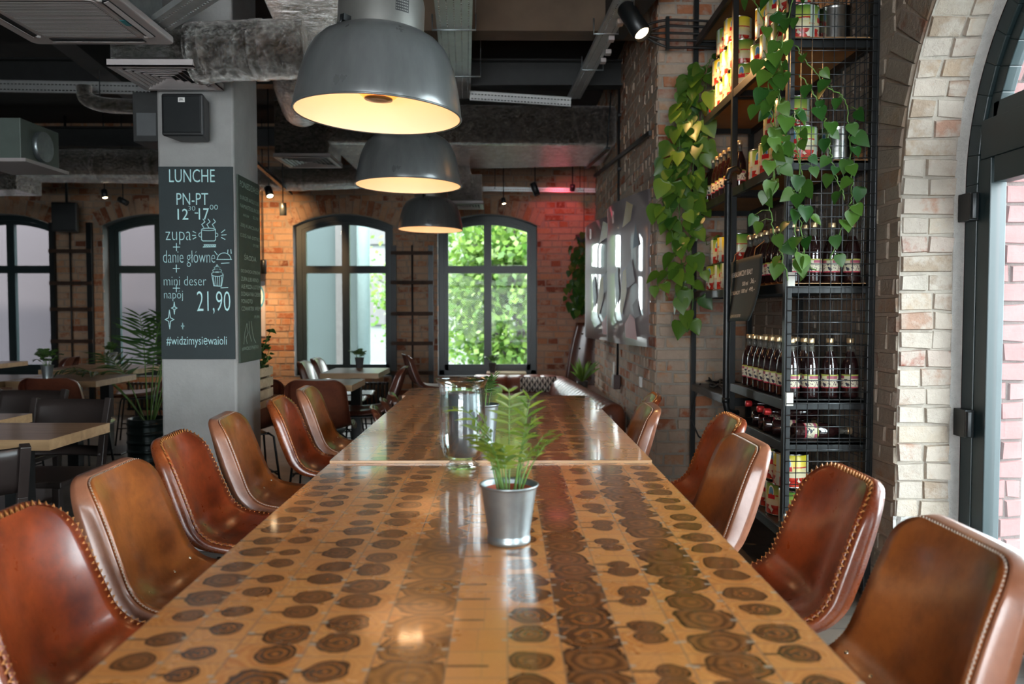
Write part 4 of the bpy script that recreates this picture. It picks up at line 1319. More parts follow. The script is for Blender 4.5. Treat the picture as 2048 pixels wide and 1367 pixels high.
BOTM = NT('dark_vinegar_glass'); BOTM.set(Base_Color=(0.018, 0.006, 0.006), Roughness=0.05, Coat_Weight=0.6, Coat_Roughness=0.03, Specular_IOR_Level=0.8); BOTM = BOTM.mat
NECK = NT('clear_neck_glass'); NECK.set(Base_Color=(0.20, 0.19, 0.16), Roughness=0.06, Transmission_Weight=0.6, IOR=1.3); NECK = NECK.mat
def make_bottle():
    t = thing('vinegar_bottle', 'x', 'bottle')
    m = MB()
    pr = [(0.026, 0.001), (0.033, 0.003), (0.0355, 0.010), (0.0355, 0.125), (0.0345, 0.145), (0.030, 0.168), (0.0215, 0.190), (0.0155, 0.206), (0.0135, 0.222), (0.0135, 0.240), (0.0150, 0.241), (0.0150, 0.246)]
    m.lathe(pr, n=24, mats=[0] * 6 + [0, 1, 1, 1, 1, 1])
    obj('bottle_body', m, [BOTM, NECK], t)
    m = MB(); m.lathe([(0.0358, 0.046), (0.0362, 0.047), (0.0362, 0.104), (0.0358, 0.105)], n=24)
    m.f = m.f[:-2]; m.m = m.m[:-2]; m.c = m.c[:-2]; m.sm = m.sm[:-2]; m.uv = m.uv[:-2]; m.uv2 = m.uv2[:-2]
    obj('label', m, BLAB, t)
    m = MB(); m.lathe([(0.0155, 0.243), (0.0160, 0.245), (0.0160, 0.262), (0.0145, 0.264), (0, 0.264)], n=20)
    obj('cap', m, GOLD, t)
    return t
BOT = make_bottle(); BUSED = {}
def bottles(z, y0, n, cols, shelfname, group, pitch=0.088, x0=1.262, px=0.086):
    for c in range(cols):
        for i in range(n):
            if c > 1 and i > 0: continue
            rown = ['front', 'second', 'third', 'wall side'][c]
            place(BOT, BUSED, (x0 + c * px + R.uniform(-.003, .003), y0 + i * pitch + R.uniform(-.003, .003), z), D(200 + R.uniform(-15, 15)),
                  'vinegar bottle, %s from mesh end in %s row, %s' % (ORD[i], rown, shelfname), group)
bottles(0.865, 3.50, 8, 4, 'shelf below the price card', 'vinegar bottles below the price card')
bottles(1.371, 3.50, 8, 4, 'shelf behind the price card', 'vinegar bottles behind the price card')
bottles(1.901, 4.33, 8, 1, 'upper far bay shelf', 'vinegar bottles on the upper far shelf')
# bottles lying on their sides, caps towards the table
for i, (y, x, rz, z, capm) in enumerate([(3.62, 1.22, -0.25, 0, 0), (3.72, 1.21, -0.2, 0, 1), (3.82, 1.22, -0.28, 0, 0), (3.95, 1.23, -0.18, 0, 1)]):
    o = dup(BOT, (x, y, 0.681 + 0.0365), 0, '%s gold-capped vinegar bottle from the mesh end lying on the low shelf' % ORD[i], 'bottles lying on the low shelf', rot=(0, D(90), rz))
# one lying along the mesh end, label showing
o = dup(BOT, (1.27, 3.50, 0.681 + 0.0365), 0, 'vinegar bottle lying across the mesh end of the low shelf, label upwards', rot=(0, D(90), 0.02))
for i, (y, x) in enumerate([(3.67, 1.20), (3.77, 1.20), (3.99, 1.21)]):
    m = MB(); pr = [(0, 0), (0.014, 0), (0.016, 0.003), (0.016, 0.026), (0.013, 0.03), (0.015, 0.06), (0.036, 0.10), (0.037, 0.24), (0.03, 0.25), (0, 0.25)]
    m.lathe(pr, n=20, M=Matrix.Rotation(D(90), 3, 'Y'), mats=[1, 1, 1, 1, 0, 0, 0, 0, 0])
    o = obj('wine_bottle', m, [BOTM, RED], None, loc=(x, y, 0.681 + 0.0375 + 0.067))
    o.location = (x, y - 0.0, 0.681 + 0.0375 + 0.064)
    tag(o, '%s dark wine bottle with red cap stacked on the lying bottles, from the mesh end' % ORD[i], 'bottle', 'red capped bottles lying on the low shelf')

# ---- chalk price card hanging from the bottles
t = thing('price_card', 'curled black price card with chalk lettering hanging on the shelving', 'sign', (1.195, 3.90, 1.20))
def card(u, v, e=0.0):   # u 0..1 from far to near, v 0..1 from bottom to top
    y = 4.14 - 0.50 * u - 0.03 * (1 - v) * (1 - u) - (0.06 * (1 - v) * u)
    x = 1.172 - 0.055 * (1 - v) ** 2 * (0.4 + u) - 0.012 * math.sin(pi * u) - e
    z = 1.195 + 0.305 * v + 0.01 * u
    return Vector((x - 1.195, y - 3.90, z - 1.20))
m = MB(); m.grid(lambda a, b: card(a, b), 12, 12); obj('card', m, CHALKB, t, solid=0.002)
m = MB()
TC = lambda u, v: card(u, v, 0.003)
put_text(m, 'KREM BALSAMICZNY BIAŁY', 0.07, 0.72, 0.72, 0.085, TC, 0.01)
put_text(m, '500 ml', 0.52, 0.555, 0.17, 0.065, TC, 0.01); put_text(m, '36,-', 0.76, 0.56, 0.13, 0.09, TC, 0.01)
put_text(m, 'OCET BALSAMICZNY', 0.05, 0.43, 0.42, 0.06, TC, 0.005); put_text(m, '1000 ml', 0.52, 0.44, 0.18, 0.065, TC, 0.01); put_text(m, '49,-', 0.75, 0.44, 0.15, 0.08, TC, 0.01)
put_text(m, '& @DANTECAFELODOTKI', 0.20, 0.045, 0.48, 0.06, TC, 0.005)
obj('lettering', m, CHALKW, t)
for u in (0.12, 0.80):
    m = MB(); a = card(u, 0.985); m.tube([a, a + Vector((0.01, 0.01, 0.04)), a + Vector((0.055, 0.02, 0.075))], 0.0015, n=5); obj('string', m, LACE, t)

# ---- round pipe rail in front of the shelving
m = MB()
x, y = 1.14, 4.10
p0 = at(1447, 336, y)
m.tube([(SX0 - 0.01, y + 0.02, 1.965), (x + 0.035, y, 1.975), (x + 0.008, y, 1.965), (x, y, 1.93), (x, y, 1.0), (x, y, 0.77), (x + 0.008, y, 0.735), (x + 0.035, y, 0.72), (SX0 - 0.01, y + 0.02, 0.72)], 0.017, n=14)
m.tube([(x, y, 1.92), (x, y, 1.895)], 0.021, n=14); m.tube([(x, y, 0.80), (x, y, 0.775)], 0.021, n=14)
tag(obj('grab_pipe', m, BLACK), 'upright black pipe rail with elbows fixed to the shelving', 'pipe rail')
# cables heaped on the far bay shelf
t = thing('cable_heap', 'tangle of black cables lying on the low far bay shelf', 'cable', (1.36, 4.70, 0.781))
m = MB(); r_ = random.Random(3)
pts = []
for i in range(60):
    a = i * 0.42; pts.append((0.10 * math.cos(a) + r_.uniform(-.03, .03), 0.26 * math.sin(a * 0.83) + r_.uniform(-.03, .03), 0.008 + 0.05 * abs(math.sin(a * 1.7)) * r_.random()))
m.tube(pts, 0.0055, n=6); obj('cable', m, BLACKP, t)
m = MB(); m.tube([(-0.13, 0.30, 0.012), (-0.16, 0.34, -0.10), (-0.17, 0.38, -0.22), (-0.13, 0.34, -0.33), (-0.10, 0.24, -0.36)], 0.005, n=6); obj('loop', m, BLACKP, t)

# ---- trailing pothos
def heart(m, P, tip, up, L, col, cup=0.18):
    """a pointed heart-shaped leaf from the stalk end P towards tip direction"""
    t = tip.normalized(); s = t.cross(up).normalized(); n = s.cross(t).normalized()
    W = [(-0.10, 0.0), (-0.02, 0.26), (0.12, 0.40), (0.32, 0.43), (0.55, 0.33), (0.78, 0.17), (0.92, 0.06), (1.0, 0.0)]
    mid, lf, rt = [], [], []
    for i, (a, w) in enumerate(W):
        base = P + t * (a * L if i else 0.0 * L) - n * (0.12 * L * a * a)
        if i == 0: base = P
        mid.append(base); e = P + t * (a * L) - n * (0.12 * L * a * a)
        lf.append(e - s * w * L + n * (w * L * cup)); rt.append(e + s * w * L + n * (w * L * cup))
    a = m.add(*mid); b = m.add(*lf[1:-1]); c = m.add(*rt[1:-1])
    k = len(W)
    m.face((a[0], a[1], b[0]), col=col, smooth=True); m.face((a[0], c[0], a[1]), col=col, smooth=True)
    for i in range(1, k - 2):
        m.face((a[i], a[i + 1], b[i], b[i - 1]), col=col, smooth=True); m.face((a[i + 1], a[i], c[i - 1], c[i]), col=col, smooth=True)
    m.face((a[-2], a[-1], b[-1]), col=col, smooth=True); m.face((a[-1], a[-2], c[-1]), col=col, smooth=True)
def pothos(name, label, strands, leaf, step, seed, spread, face=Vector((-0.5, -0.8, 0.15)), light=(0.1, 0.9)):
    r = random.Random(seed)
    O = strands[0][0]
    t = thing(name, label, 'trailing plant', O)
    ms, mf = MB(), MB()
    for st in strands:
        P = [p - O for p in st]
        # resample
        fine = []
        n = 12 * (len(P) - 1)
        for i in range(n + 1):
            q = Vector(crs([tuple(p) for p in P], i / n)); fine.append(q + Vector((r.uniform(-.006, .006), r.uniform(-.006, .006), 0)))
        ms.tube(fine, 0.0026, n=5)
        acc = 0
        for a, b in zip(fine[:-1], fine[1:]):
            acc += (b - a).length
            while acc > step:
                acc -= step * r.uniform(0.7, 1.3)
                ang = r.uniform(0, 2 * pi); out = Vector((math.cos(ang) * 0.7, math.sin(ang) * 0.7 - 0.2, r.uniform(-0.35, 0.5)))
                out = (out + face * 0.5).normalized()
                base = b; e = base + out * spread * r.uniform(0.35, 1.2)
                ms.tube([base, (base + e) / 2 + Vector((0, 0, 0.01)), e], 0.0014, n=4)
                tip = (out * 0.55 + Vector((r.uniform(-.5, .5), r.uniform(-.3, .3), -1.0))).normalized()
                up = (face + Vector((r.uniform(-.7, .7), r.uniform(-.6, .6), r.uniform(-.1, .9)))).normalized()
                heart(mf, e, tip, up, leaf * r.uniform(0.6, 1.15), (r.uniform(*light), 0, 0), r.uniform(0.05, 0.35))
    obj('vines', ms, STEM, t); obj('foliage', mf, POTHOS, t)
    return t
def S_(lst): return [at(px, py, d) for px, py, d in lst]
pothos('pothos_plant', 'dense pothos vine trailing down the far end of the shelving beside the brick pier', [
    S_([(1425, 110, 4.95), (1400, 170, 4.95), (1385, 260, 4.93), (1380, 360, 4.9), (1385, 440, 4.9)]),
    S_([(1420, 120, 4.95), (1380, 190, 4.90), (1360, 280, 4.90), (1352, 370, 4.88), (1365, 470, 4.88)]),
    S_([(1415, 130, 4.95), (1405, 230, 4.9), (1395, 330, 4.9), (1400, 420, 4.88), (1415, 490, 4.86)]),
    S_([(1410, 130, 4.95), (1370, 230, 4.92), (1345, 330, 4.85), (1340, 450, 4.85), (1362, 520, 4.85), (1370, 620, 4.85), (1350, 650, 4.85)]),
    S_([(1380, 300, 4.95), (1360, 420, 4.9), (1370, 520, 4.88), (1330, 560, 4.85), (1335, 600, 4.85)]),
    S_([(1400, 200, 4.95), (1390, 300, 4.9), (1378, 400, 4.88), (1380, 500, 4.85), (1385, 560, 4.85), (1382, 660, 4.85)])],
    0.120, 0.052, 5, 0.085)
pothos('pothos_plant', 'long pothos strands hanging over the mesh corner of the shelving', [
    S_([(1500, -20, 3.5), (1530, 60, 3.45), (1545, 160, 3.42), (1550, 260, 3.40), (1560, 350, 3.40)]),
    S_([(1560, -30, 3.5), (1552, 80, 3.44), (1535, 170, 3.42), (1545, 250, 3.40), (1548, 330, 3.40), (1545, 400, 3.40)]),
    S_([(1600, -30, 3.38), (1568, 60, 3.38), (1558, 180, 3.38), (1572, 270, 3.38), (1600, 330, 3.37), (1600, 420, 3.37), (1612, 520, 3.37), (1632, 540, 3.37)]),
    S_([(1530, 100, 3.42), (1560, 210, 3.40), (1590, 260, 3.38), (1600, 370, 3.37), (1590, 470, 3.37), (1600, 540, 3.37)]),
    S_([(1560, 240, 3.4), (1548, 340, 3.38), (1540, 420, 3.38), (1560, 500, 3.38), (1575, 560, 3.38)])],
    0.078, 0.068, 15, 0.05, light=(0.0, 0.55))
pothos('pothos_plant', 'thin pothos strand woven down the outside of the wire mesh panel', [
    S_([(1590, 90, 3.38), (1650, 170, 3.38), (1690, 200, 3.38), (1700, 290, 3.37), (1705, 380, 3.37), (1690, 440, 3.37), (1660, 520, 3.37)]),
    S_([(1600, 150, 3.38), (1640, 210, 3.38), (1655, 260, 3.37), (1665, 330, 3.37), (1690, 400, 3.37)])],
    0.078, 0.065, 25, 0.04, light=(0.0, 0.45))

# ================================================================== PENDANT LAMPS
ENAM = NT('grey_enamel'); _f = ENAM.noise(9, 6, 0.6)
_mp = ENAM.n('Mapping'); _mp.inputs['Scale'].default_value = (7, 7, 1.2); ENAM.l(ENAM.obj(), _mp.inputs[0]); _g2 = ENAM.noise(2.4, 4, 0.6, vec=_mp.outputs[0])
ENAM.set(Base_Color=ENAM.mix(_g2, (0.075, 0.080, 0.080), (0.19, 0.20, 0.20)), Roughness=ENAM.math('ADD', ENAM.math('MULTIPLY', _f, 0.15), 0.22), Metallic=0.35, Coat_Weight=0.3, Coat_Roughness=0.15)
ENAM = ENAM.mat
NECKM = mat('brushed_lamp_housing', (0.24, 0.235, 0.22), 0.42, 0.7, var=0.25, scale=6)
INSIDE = mat('cream_reflector', (0.80, 0.70, 0.58), 0.55, var=0)
BOWL = NT('prismatic_bowl')
_tr = BOWL.n('BsdfTransparent'); _tr.inputs[0].default_value = (1.0, 0.82, 0.55, 1)
_mx = BOWL.n('MixShader'); _mx.inputs[0].default_value = 0.5; BOWL.set(Base_Color=(0.55, 0.26, 0.08), Roughness=0.3)
BOWL.l(BOWL.b.outputs[0], _mx.inputs[1]); BOWL.l(_tr.outputs[0], _mx.inputs[2]); BOWL.l(_mx.outputs[0], BOWL.t.nodes['Material Output'].inputs[0]); BOWL = BOWL.mat
def make_lamp():
    t = thing('pendant_lamp', 'x', 'pendant lamp', group='row of industrial pendant lamps')
    m = MB()
    pr = [(0.2745, 0.0), (0.2755, 0.004), (0.2725, 0.03), (0.266, 0.068), (0.257, 0.11), (0.246, 0.152), (0.234, 0.184), (0.216, 0.216), (0.192, 0.240), (0.165, 0.256), (0.147, 0.263), (0.143, 0.265)]
    m.lathe(pr + [(0.140, 0.258)], n=64, mat=0)
    m.lathe([(r - 0.004, z) for r, z in pr], n=64, mat=1)
    for _ in range(1):   # drop the end caps of both skins
        keep = [i for i, f in enumerate(m.f) if len(f) < 10]
        for a in ('f', 'm', 'c', 'sm', 'uv', 'uv2'): setattr(m, a, [getattr(m, a)[i] for i in keep])
    m.tube([(0.2750 * math.cos(2 * pi * i / 64), 0.2750 * math.sin(2 * pi * i / 64), 0.001) for i in range(64)], 0.0035, n=6, closed=True)
    obj('lamp_shade', m, [ENAM, INSIDE], t)
    m = MB(); m.lathe([(0.141, 0.256), (0.141, 0.360), (0.136, 0.380), (0.122, 0.392), (0.0, 0.396)], n=48)
    keep = [i for i, f in enumerate(m.f) if len(f) < 10]
    for a in ('f', 'm', 'c', 'sm', 'uv', 'uv2'): setattr(m, a, [getattr(m, a)[i] for i in keep])
    hs = obj('housing', m, NECKM, t)
    m = MB()
    for i in range(8):
        a, b = -1.10 + i * 0.042, -1.10 + (i + 1) * 0.042
        r = 0.1418
        m.quad((r * math.cos(a), r * math.sin(a), 0.302), (r * math.cos(b), r * math.sin(b), 0.302), (r * math.cos(b), r * math.sin(b), 0.350), (r * math.cos(a), r * math.sin(a), 0.350), mat=0)
    for k in range(5):
        for i in range(7):
            a = -1.09 + i * 0.045; r = 0.1423; z = 0.306 + k * 0.0086
            m.quad((r * math.cos(a), r * math.sin(a), z), (r * math.cos(a + 0.03), r * math.sin(a + 0.03), z), (r * math.cos(a + 0.03), r * math.sin(a + 0.03), z + 0.0035), (r * math.cos(a), r * math.sin(a), z + 0.0035), mat=1)
    obj('rating_plate', m, [BLACKP, NECKM], hs)
    m = MB(); m.lathe([(0.120, 0.205), (0.113, 0.160), (0.098, 0.115), (0.076, 0.078), (0.050, 0.056), (0.046, 0.054)], n=40)
    keep = [i for i, f in enumerate(m.f) if len(f) < 10]
    for a in ('f', 'm', 'c', 'sm', 'uv', 'uv2'): setattr(m, a, [getattr(m, a)[i] for i in keep])
    obj('glass_bowl', m, BOWL, t)
    m = MB(); m.lathe([(0, 0.052), (0.03, 0.050), (0.047, 0.052), (0.047, 0.056), (0, 0.058)], n=32)
    obj('bowl_cap', m, mat('amber_cap', (0.30, 0.17, 0.05), 0.3), t)
    for s in (0.9, -2.2):
        m = MB(); m.box((0.155 * math.cos(s), 0.155 * math.sin(s), 0.268), (0.03, 0.018, 0.02), M=Matrix.Rotation(s, 3, 'Z')); m.tube([(0.17 * math.cos(s), 0.17 * math.sin(s), 0.265), (0.178 * math.cos(s), 0.178 * math.sin(s), 0.245)], 0.004)
        obj('clip', m, BLACK, t)
    m = MB(); m.tube([(0, 0, 0.394), (0, 0, 0.43)], 0.02, n=12); obj('socket', m, BLACK, t)
    m = MB(); m.tube([(0.0, 0, 0.43), (0.0, 0, 1.53)], 0.004, n=6); obj('cable', m, BLACKP, t)
    return t
LAMP = make_lamp()
lampspec = [(756, 231, 2.67, 2.4, 'nearest and largest looking grey enamel pendant lamp over the long table'),
            (817, 371, 4.21, 0.6, 'middle grey enamel pendant lamp over the long table'),
            (861, 459, 6.85, 1.0, 'farthest grey enamel pendant lamp, hanging between the two bright windows')]
for i, (x, y, d, tilt, lb) in enumerate(lampspec):
    p = at(x, y, d)
    p.z = at(800, y, d).z
    o = LAMP if i == 0 else dup(LAMP, p, label=lb)
    o.location = p; o.rotation_euler = (0, D(tilt), D(10 * i)); o['label'] = lb
    point('pendant_bulb', (p.x, p.y, p.z + 0.12), 3.7, (1.0, 0.75, 0.57), 0.07)

# ================================================================== CABLE TRAYS, DUCTS, AIR UNITS
def tray(name, label, a, b, w, up=(0, 0, 1), lanes=5, sl=0.018, gap=0.010, lip=0.025, group=None):
    """perforated steel tray between a and b"""
    a, b = Vector(a), Vector(b); d = (b - a); L = d.length; d.normalize()
    s = d.cross(Vector(up)).normalized(); n = s.cross(d)
    m = MB()
    hw = 0.008
    xs = [-w / 2]
    for k in range(lanes):
        c = -w / 2 + w * (k + 0.5) / lanes; xs += [c - hw / 2, c + hw / 2]
    xs.append(w / 2)
    for i in range(0, len(xs), 2):
        m.quad(a + s * xs[i], a + s * xs[i + 1], b + s * xs[i + 1], b + s * xs[i])
    for k in range(lanes):
        c0, c1 = xs[1 + 2 * k], xs[2 + 2 * k]; y = 0
        while y < L:
            e = min(y + gap, L); m.quad(a + s * c0 + d * y, a + s * c1 + d * y, a + s * c1 + d * e, a + s * c0 + d * e); y += gap + sl
    for q in (-w / 2, w / 2):
        m.quad(a + s * q, b + s * q, b + s * q + n * lip, a + s * q + n * lip)
    o = obj(name, m, TRAYM, None, solid=0.0015)
    tag(o, label, 'cable tray', group)
    return o
z = 3.07
def atz(px, py): return onz(px, py, z)
a0, a1 = atz(907, 0), atz(923, 100)
dA = Vector((at(931, 621, 1).x, 1, 0))
c0 = onz(907, 2, z)
tray('cable_tray', 'wide perforated steel cable tray running from the camera towards the big foil duct', c0 - dA * 1.2, c0 + dA * (6.92 - c0.y), 0.225, lanes=5)
c1 = onz(1244, 10, z)
tray('cable_tray', 'narrow perforated cable tray slanting along the brick pier under the ceiling', c1 - dA * 1.0, c1 + dA * (6.92 - c1.y), 0.11, lanes=2)
tray('cable_tray', 'short perforated strip bridging the two ceiling cable trays above the foil duct', at(940, 192, 6.80), at(1142, 205, 6.80), 0.075, up=(0, -1, 0), lanes=2)
tray('cable_tray', 'perforated cable tray crossing the dark ceiling left of the pillar', at(-40, 172, 6.2), at(300, 178, 6.2), 0.085, up=(0, -1, 0), lanes=2)
tray('cable_tray', 'perforated strut running left to right under the far ceiling near the red light', at(965, 378, 9.25), at(1192, 381, 9.25), 0.05, up=(0, -1, 0), lanes=1)
p0, p1 = at(318, 55, 3.5), at(420, -12, 3.0)
tray('cable_tray', 'slotted steel channel beside the air conditioning cassette', (p0.x, p0.y, p0.z), (p1.x, p1.y, p1.z), 0.10, up=(0, 0, 1), lanes=2)
# round wire hangers of the trays
for (px, py, w) in ((908, 60, 0.28), (925, 153, 0.28), (1212, 68, 0.16), (1185, 140, 0.16)):
    q = onz(px, py, z - 0.012); m = MB()
    m.tube([q + Vector((-w / 2, 0, 0.10)), q + Vector((-w / 2, 0, 0.0)), q + Vector((w / 2, 0, 0.0)), q + Vector((w / 2, 0, 0.10))], 0.006, n=6)
    m.tube([q + Vector((w / 2 - 0.001, 0, 0.10)), q + Vector((w / 2, 0, ZC - q.z))], 0.003, n=5)
    tag(obj('tray_hanger', m, GALV), 'galvanised rod hanger holding the %s cable tray, %s of two' % (('wide' if w > 0.2 else 'narrow'), ('nearer' if py < 100 else 'farther')), 'bracket')
# small junction boxes on the narrow tray
for i, (px, py) in enumerate(((1240, 45), (1222, 78), (1216, 105), (1206, 122))):
    q = onz(px, py, z - 0.02); m = MB(); m.box((0, 0, 0), (0.04, 0.06, 0.03))
    tag(obj('cable_clip', m, ACW, None, loc=q, bevel=0.003), '%s pale cable clip on the edge of the narrow cable tray' % ORD[i], 'clip', 'clips on the narrow tray')

def duct_box(name, label, x0, x1, y0, y1, z0, z1, bev=0.035, m_=None, cat='air duct'):
    m = MB(); m.box((0, 0, 0), (x1 - x0, y1 - y0, z1 - z0))
    o = obj(name, m, m_ or FOIL, None, loc=((x0 + x1) / 2, (y0 + y1) / 2, (z0 + z1) / 2), bevel=bev, seg=4)
    return tag(o, label, cat)
zb = at(1100, 286, 6.9).z; zt = at(1100, 205, 6.9).z
q = at(1240, 286, 6.95)
# the wide rectangular duct, sagging a little towards the wall
m = MB()
A = [(-1.55, 6.92), (0.97, 6.96), (0.97, 8.02), (-1.55, 8.34)]
lo = m.add(*[(x, y, zb + 0.0) for x, y in A]); hi = m.add(*[(x, y, zt) for x, y in A])
m.face(lo[::-1]); m.face(hi)
for i in range(4): m.face((lo[i], lo[(i + 1) % 4], hi[(i + 1) % 4], hi[i]))
o = obj('foil_duct', m, FOIL, None, bevel=0.05, seg=4); tag(o, 'wide rectangular foil-wrapped duct crossing the ceiling and meeting the brick pier', 'air duct')
for x in (-0.6, 0.12, 0.60):
    m = MB(); m.bx(x - 0.035, x + 0.035, 6.915 + 0.016 * (x + 1.55) / 2.5, 6.925 + 0.016 * (x + 1.55) / 2.5, zb + 0.045, zt - 0.045); obj('seam_tape', m, FOIL, o)
# rods and a channel that carry the duct
m = MB(); q0 = at(1205, 345, 6.88); q1 = at(1222, 180, 6.88)
m.tube([at(1222, 185, 6.88), at(1214, 296, 6.88)], 0.006, n=6)
m.beam(at(1216, 296, 6.88), at(1172, 336, 8.2), 0.04, 0.02)
tag(obj('duct_hanger', m, BLACK), 'black channel and threaded rod carrying the wide foil duct', 'bracket')
def round_duct(label, pts, r, rings=(), m_=None, n=28):
    m = MB(); P = [Vector(p) for p in pts]
    fine = []
    N = 10 * (len(P) - 1)
    for i in range(N + 1): fine.append(Vector(crs([tuple(p) for p in P], i / N)))
    m.tube(fine, [r * (1 + 0.012 * math.sin(i * 2.1)) for i in range(N + 1)], n=n)
    o = obj('round_duct', m, m_ or FOIL); tag(o, label, 'air duct')
    for f in rings:
        m = MB(); c = Vector(crs([tuple(p) for p in P], f)); e = Vector(crs([tuple(p) for p in P], min(1, f + 0.02))); e = c + (e - c).normalized() * 0.05
        m.tube([c, e], r * 1.03, n=n); obj('joint_band', m, FOIL, o)
    return o
round_duct('long round foil duct running in front of the far wall left of the pillar', [at(-60, 331, 8.3), at(120, 331, 8.3), at(330, 333, 8.3), at(470, 336, 8.3)], 0.175, (0.45, 0.62))
round_duct('round foil duct right of the pillar under the far ceiling, behind the square grille', [at(480, 357, 8.6), at(600, 357, 8.6), at(735, 352, 8.6)], 0.13, (0.5,))
round_duct('thin bent flexible foil duct beside the grey switch box left of the pillar', [at(168, 172, 6.0), at(172, 195, 6.0), at(200, 208, 6.0), at(240, 212, 6.0), at(275, 213, 6.0)], 0.055)
round_duct('fat round foil duct joining the square grille box above the pillar', [at(385, 108, 3.78), at(450, 103, 3.78), at(530, 100, 3.78), at(612, 98, 3.80)], 0.135, (0.06, 0.58))
round_duct('upright bend of foil duct behind the nearest pendant lamp', [at(640, 60, 4.6), at(600, 110, 4.6), at(590, 160, 4.8), at(605, 215, 5.2)], 0.13)
# sheet metal funnel along the ceiling over the nearest lamp
m = MB()
B0 = [at(522, -10, 3.6), at(705, -10, 3.6), at(612, 165, 4.9), at(600, 160, 4.9)]
T_ = [p + Vector((0, 0, 0.34)) for p in B0]
lo = m.add(*B0); hi = m.add(*T_); m.face(lo[::-1]); m.face(hi)
for i in range(4): m.face((lo[i], lo[(i + 1) % 4], hi[(i + 1) % 4], hi[i]))
tag(obj('duct_transition', m, FOIL, None, bevel=0.01), 'tapering foil-clad transition piece above the nearest pendant lamp', 'air duct')

def grille_box(label, x0, x1, y0, y1, z0, h, foil=True, blades=6):
    cx, cyy = (x0 + x1) / 2, (y0 + y1) / 2
    t = thing('ceiling_grille', label, 'air vent', (cx, cyy, z0))
    w, l = (x1 - x0), (y1 - y0)
    m = MB(); m.bx(-w / 2 + 0.01, w / 2 - 0.01, -l / 2 + 0.01, l / 2 - 0.01, 0.035, h)
    obj('plenum_box', m, FOIL if foil else GALV, t, bevel=0.008)
    m = MB(); m.quad((-w / 2, -l / 2, 0.034), (w / 2, -l / 2, 0.034), (w / 2, l / 2, 0.034), (-w / 2, l / 2, 0.034)); obj('backing', m, DARKGREY, t)
    m = MB(); f = 0.12
    for k in range(1):
        o_, i_ = 1.0, 1 - f
        for s in range(4):
            c = [(-1, -1), (1, -1), (1, 1), (-1, 1)]; a, b = c[s], c[(s + 1) % 4]
            P = [(a[0] * w / 2 * o_, a[1] * l / 2 * o_), (b[0] * w / 2 * o_, b[1] * l / 2 * o_), (b[0] * w / 2 * i_, b[1] * l / 2 * i_), (a[0] * w / 2 * i_, a[1] * l / 2 * i_)]
            m.prism(P, lambda u, v, q: Vector((u, v, q)), 0.008)
            m.quad((a[0] * w / 2, a[1] * l / 2, 0.0), (b[0] * w / 2, b[1] * l / 2, 0.0), (b[0] * w / 2, b[1] * l / 2, 0.034), (a[0] * w / 2, a[1] * l / 2, 0.034))
    obj('frame', m, ACW, t)
    m = MB()
    for k in range(blades):
        o_ = (1 - f) * (1 - k / blades) * 0.98; i_ = o_ - (1 - f) / blades * 0.36
        for s in range(4):
            c = [(-1, -1), (1, -1), (1, 1), (-1, 1)]; a, b = c[s], c[(s + 1) % 4]
            m.quad((a[0] * w / 2 * o_, a[1] * l / 2 * o_, 0.002), (b[0] * w / 2 * o_, b[1] * l / 2 * o_, 0.002), (b[0] * w / 2 * i_, b[1] * l / 2 * i_, 0.012), (a[0] * w / 2 * i_, a[1] * l / 2 * i_, 0.012))
    obj('blades', m, ACW, t, solid=0.002)
    return t
m = MB(); q = at(200, 208, 6.0); m.tube([(q.x, q.y, q.z + 0.05), (q.x, q.y, ZC - 0.004)], 0.004, n=6)
tag(obj('duct_rod', m, BLACK), 'thin rod holding the bent flexible foil duct left of the pillar', 'bracket')
for i in range(2):
    q = at(990 + i * 170, 378, 9.25); m = MB(); m.tube([(q.x, q.y, q.z), (q.x, q.y, ZC - 0.004)], 0.004, n=6)
    tag(obj('tray_rod', m, BLACK), '%s thin rod holding the far perforated strut near the red light' % ['left', 'right'][i], 'bracket')
p0, p1, p2 = onz(213, 133, 2.35), onz(385, 133, 2.35), onz(438, 183, 2.35)
grille_box('square four-way air grille on a foil box in front of the concrete pillar top', p0.x, p1.x, p0.y, min(p2.y, 4.05), 2.35, 0.175)
p0, p1, p2 = onz(546, 314, 2.60), onz(660, 314, 2.60), onz(672, 336, 2.60)
grille_box('square air grille between the pillar and the pendant lamps', p0.x, p1.x, p0.y, p2.y, 2.60, 0.50)
p0, p1 = at(884, 408, 8.0), at(966, 408, 8.0)
grille_box('small air grille box seen behind the middle pendant lamp', p0.x, p1.x, 8.0, 8.42, p0.z, 0.30)
round_duct('upright flexible foil duct feeding the small grille box', [at(932, 385, 8.0), at(934, 360, 8.0), at(925, 330, 8.05)], 0.06)
p0 = at(0, 392, 7.6); p1 = at(84, 366, 7.6)
duct_box('duct_end_box', 'crumpled foil duct end box at the left edge under the long round duct', p0.x - 0.5, p1.x, 7.2, 7.6, p0.z, p1.z + 0.02, 0.01)
p0 = at(-60, 318, 4.7); p1 = at(40, 235, 4.7)
t = thing('ventilation_box', 'galvanised ventilation box hanging at the left edge of the picture', 'air duct', ((p0.x + p1.x) / 2, 4.9, p0.z))
m = MB(); w = p1.x - p0.x; m.bx(-w / 2, w / 2, -0.2, 0.2, 0, p1.z - p0.z); obj('housing', m, mat('green_grey_sheet', (0.13, 0.16, 0.14), 0.5, 0.3), t, bevel=0.004)
m = MB(); m.tube([(w / 2, 0, 0.11), (w / 2 + 0.03, 0, 0.11)], 0.09, n=24); obj('collar', m, GALV, t)
m = MB(); m.bx(-w / 2 - 0.01, w / 2 + 0.05, -0.24, 0.22, -0.02, 0.0); obj('grille_flange', m, ACW, t)

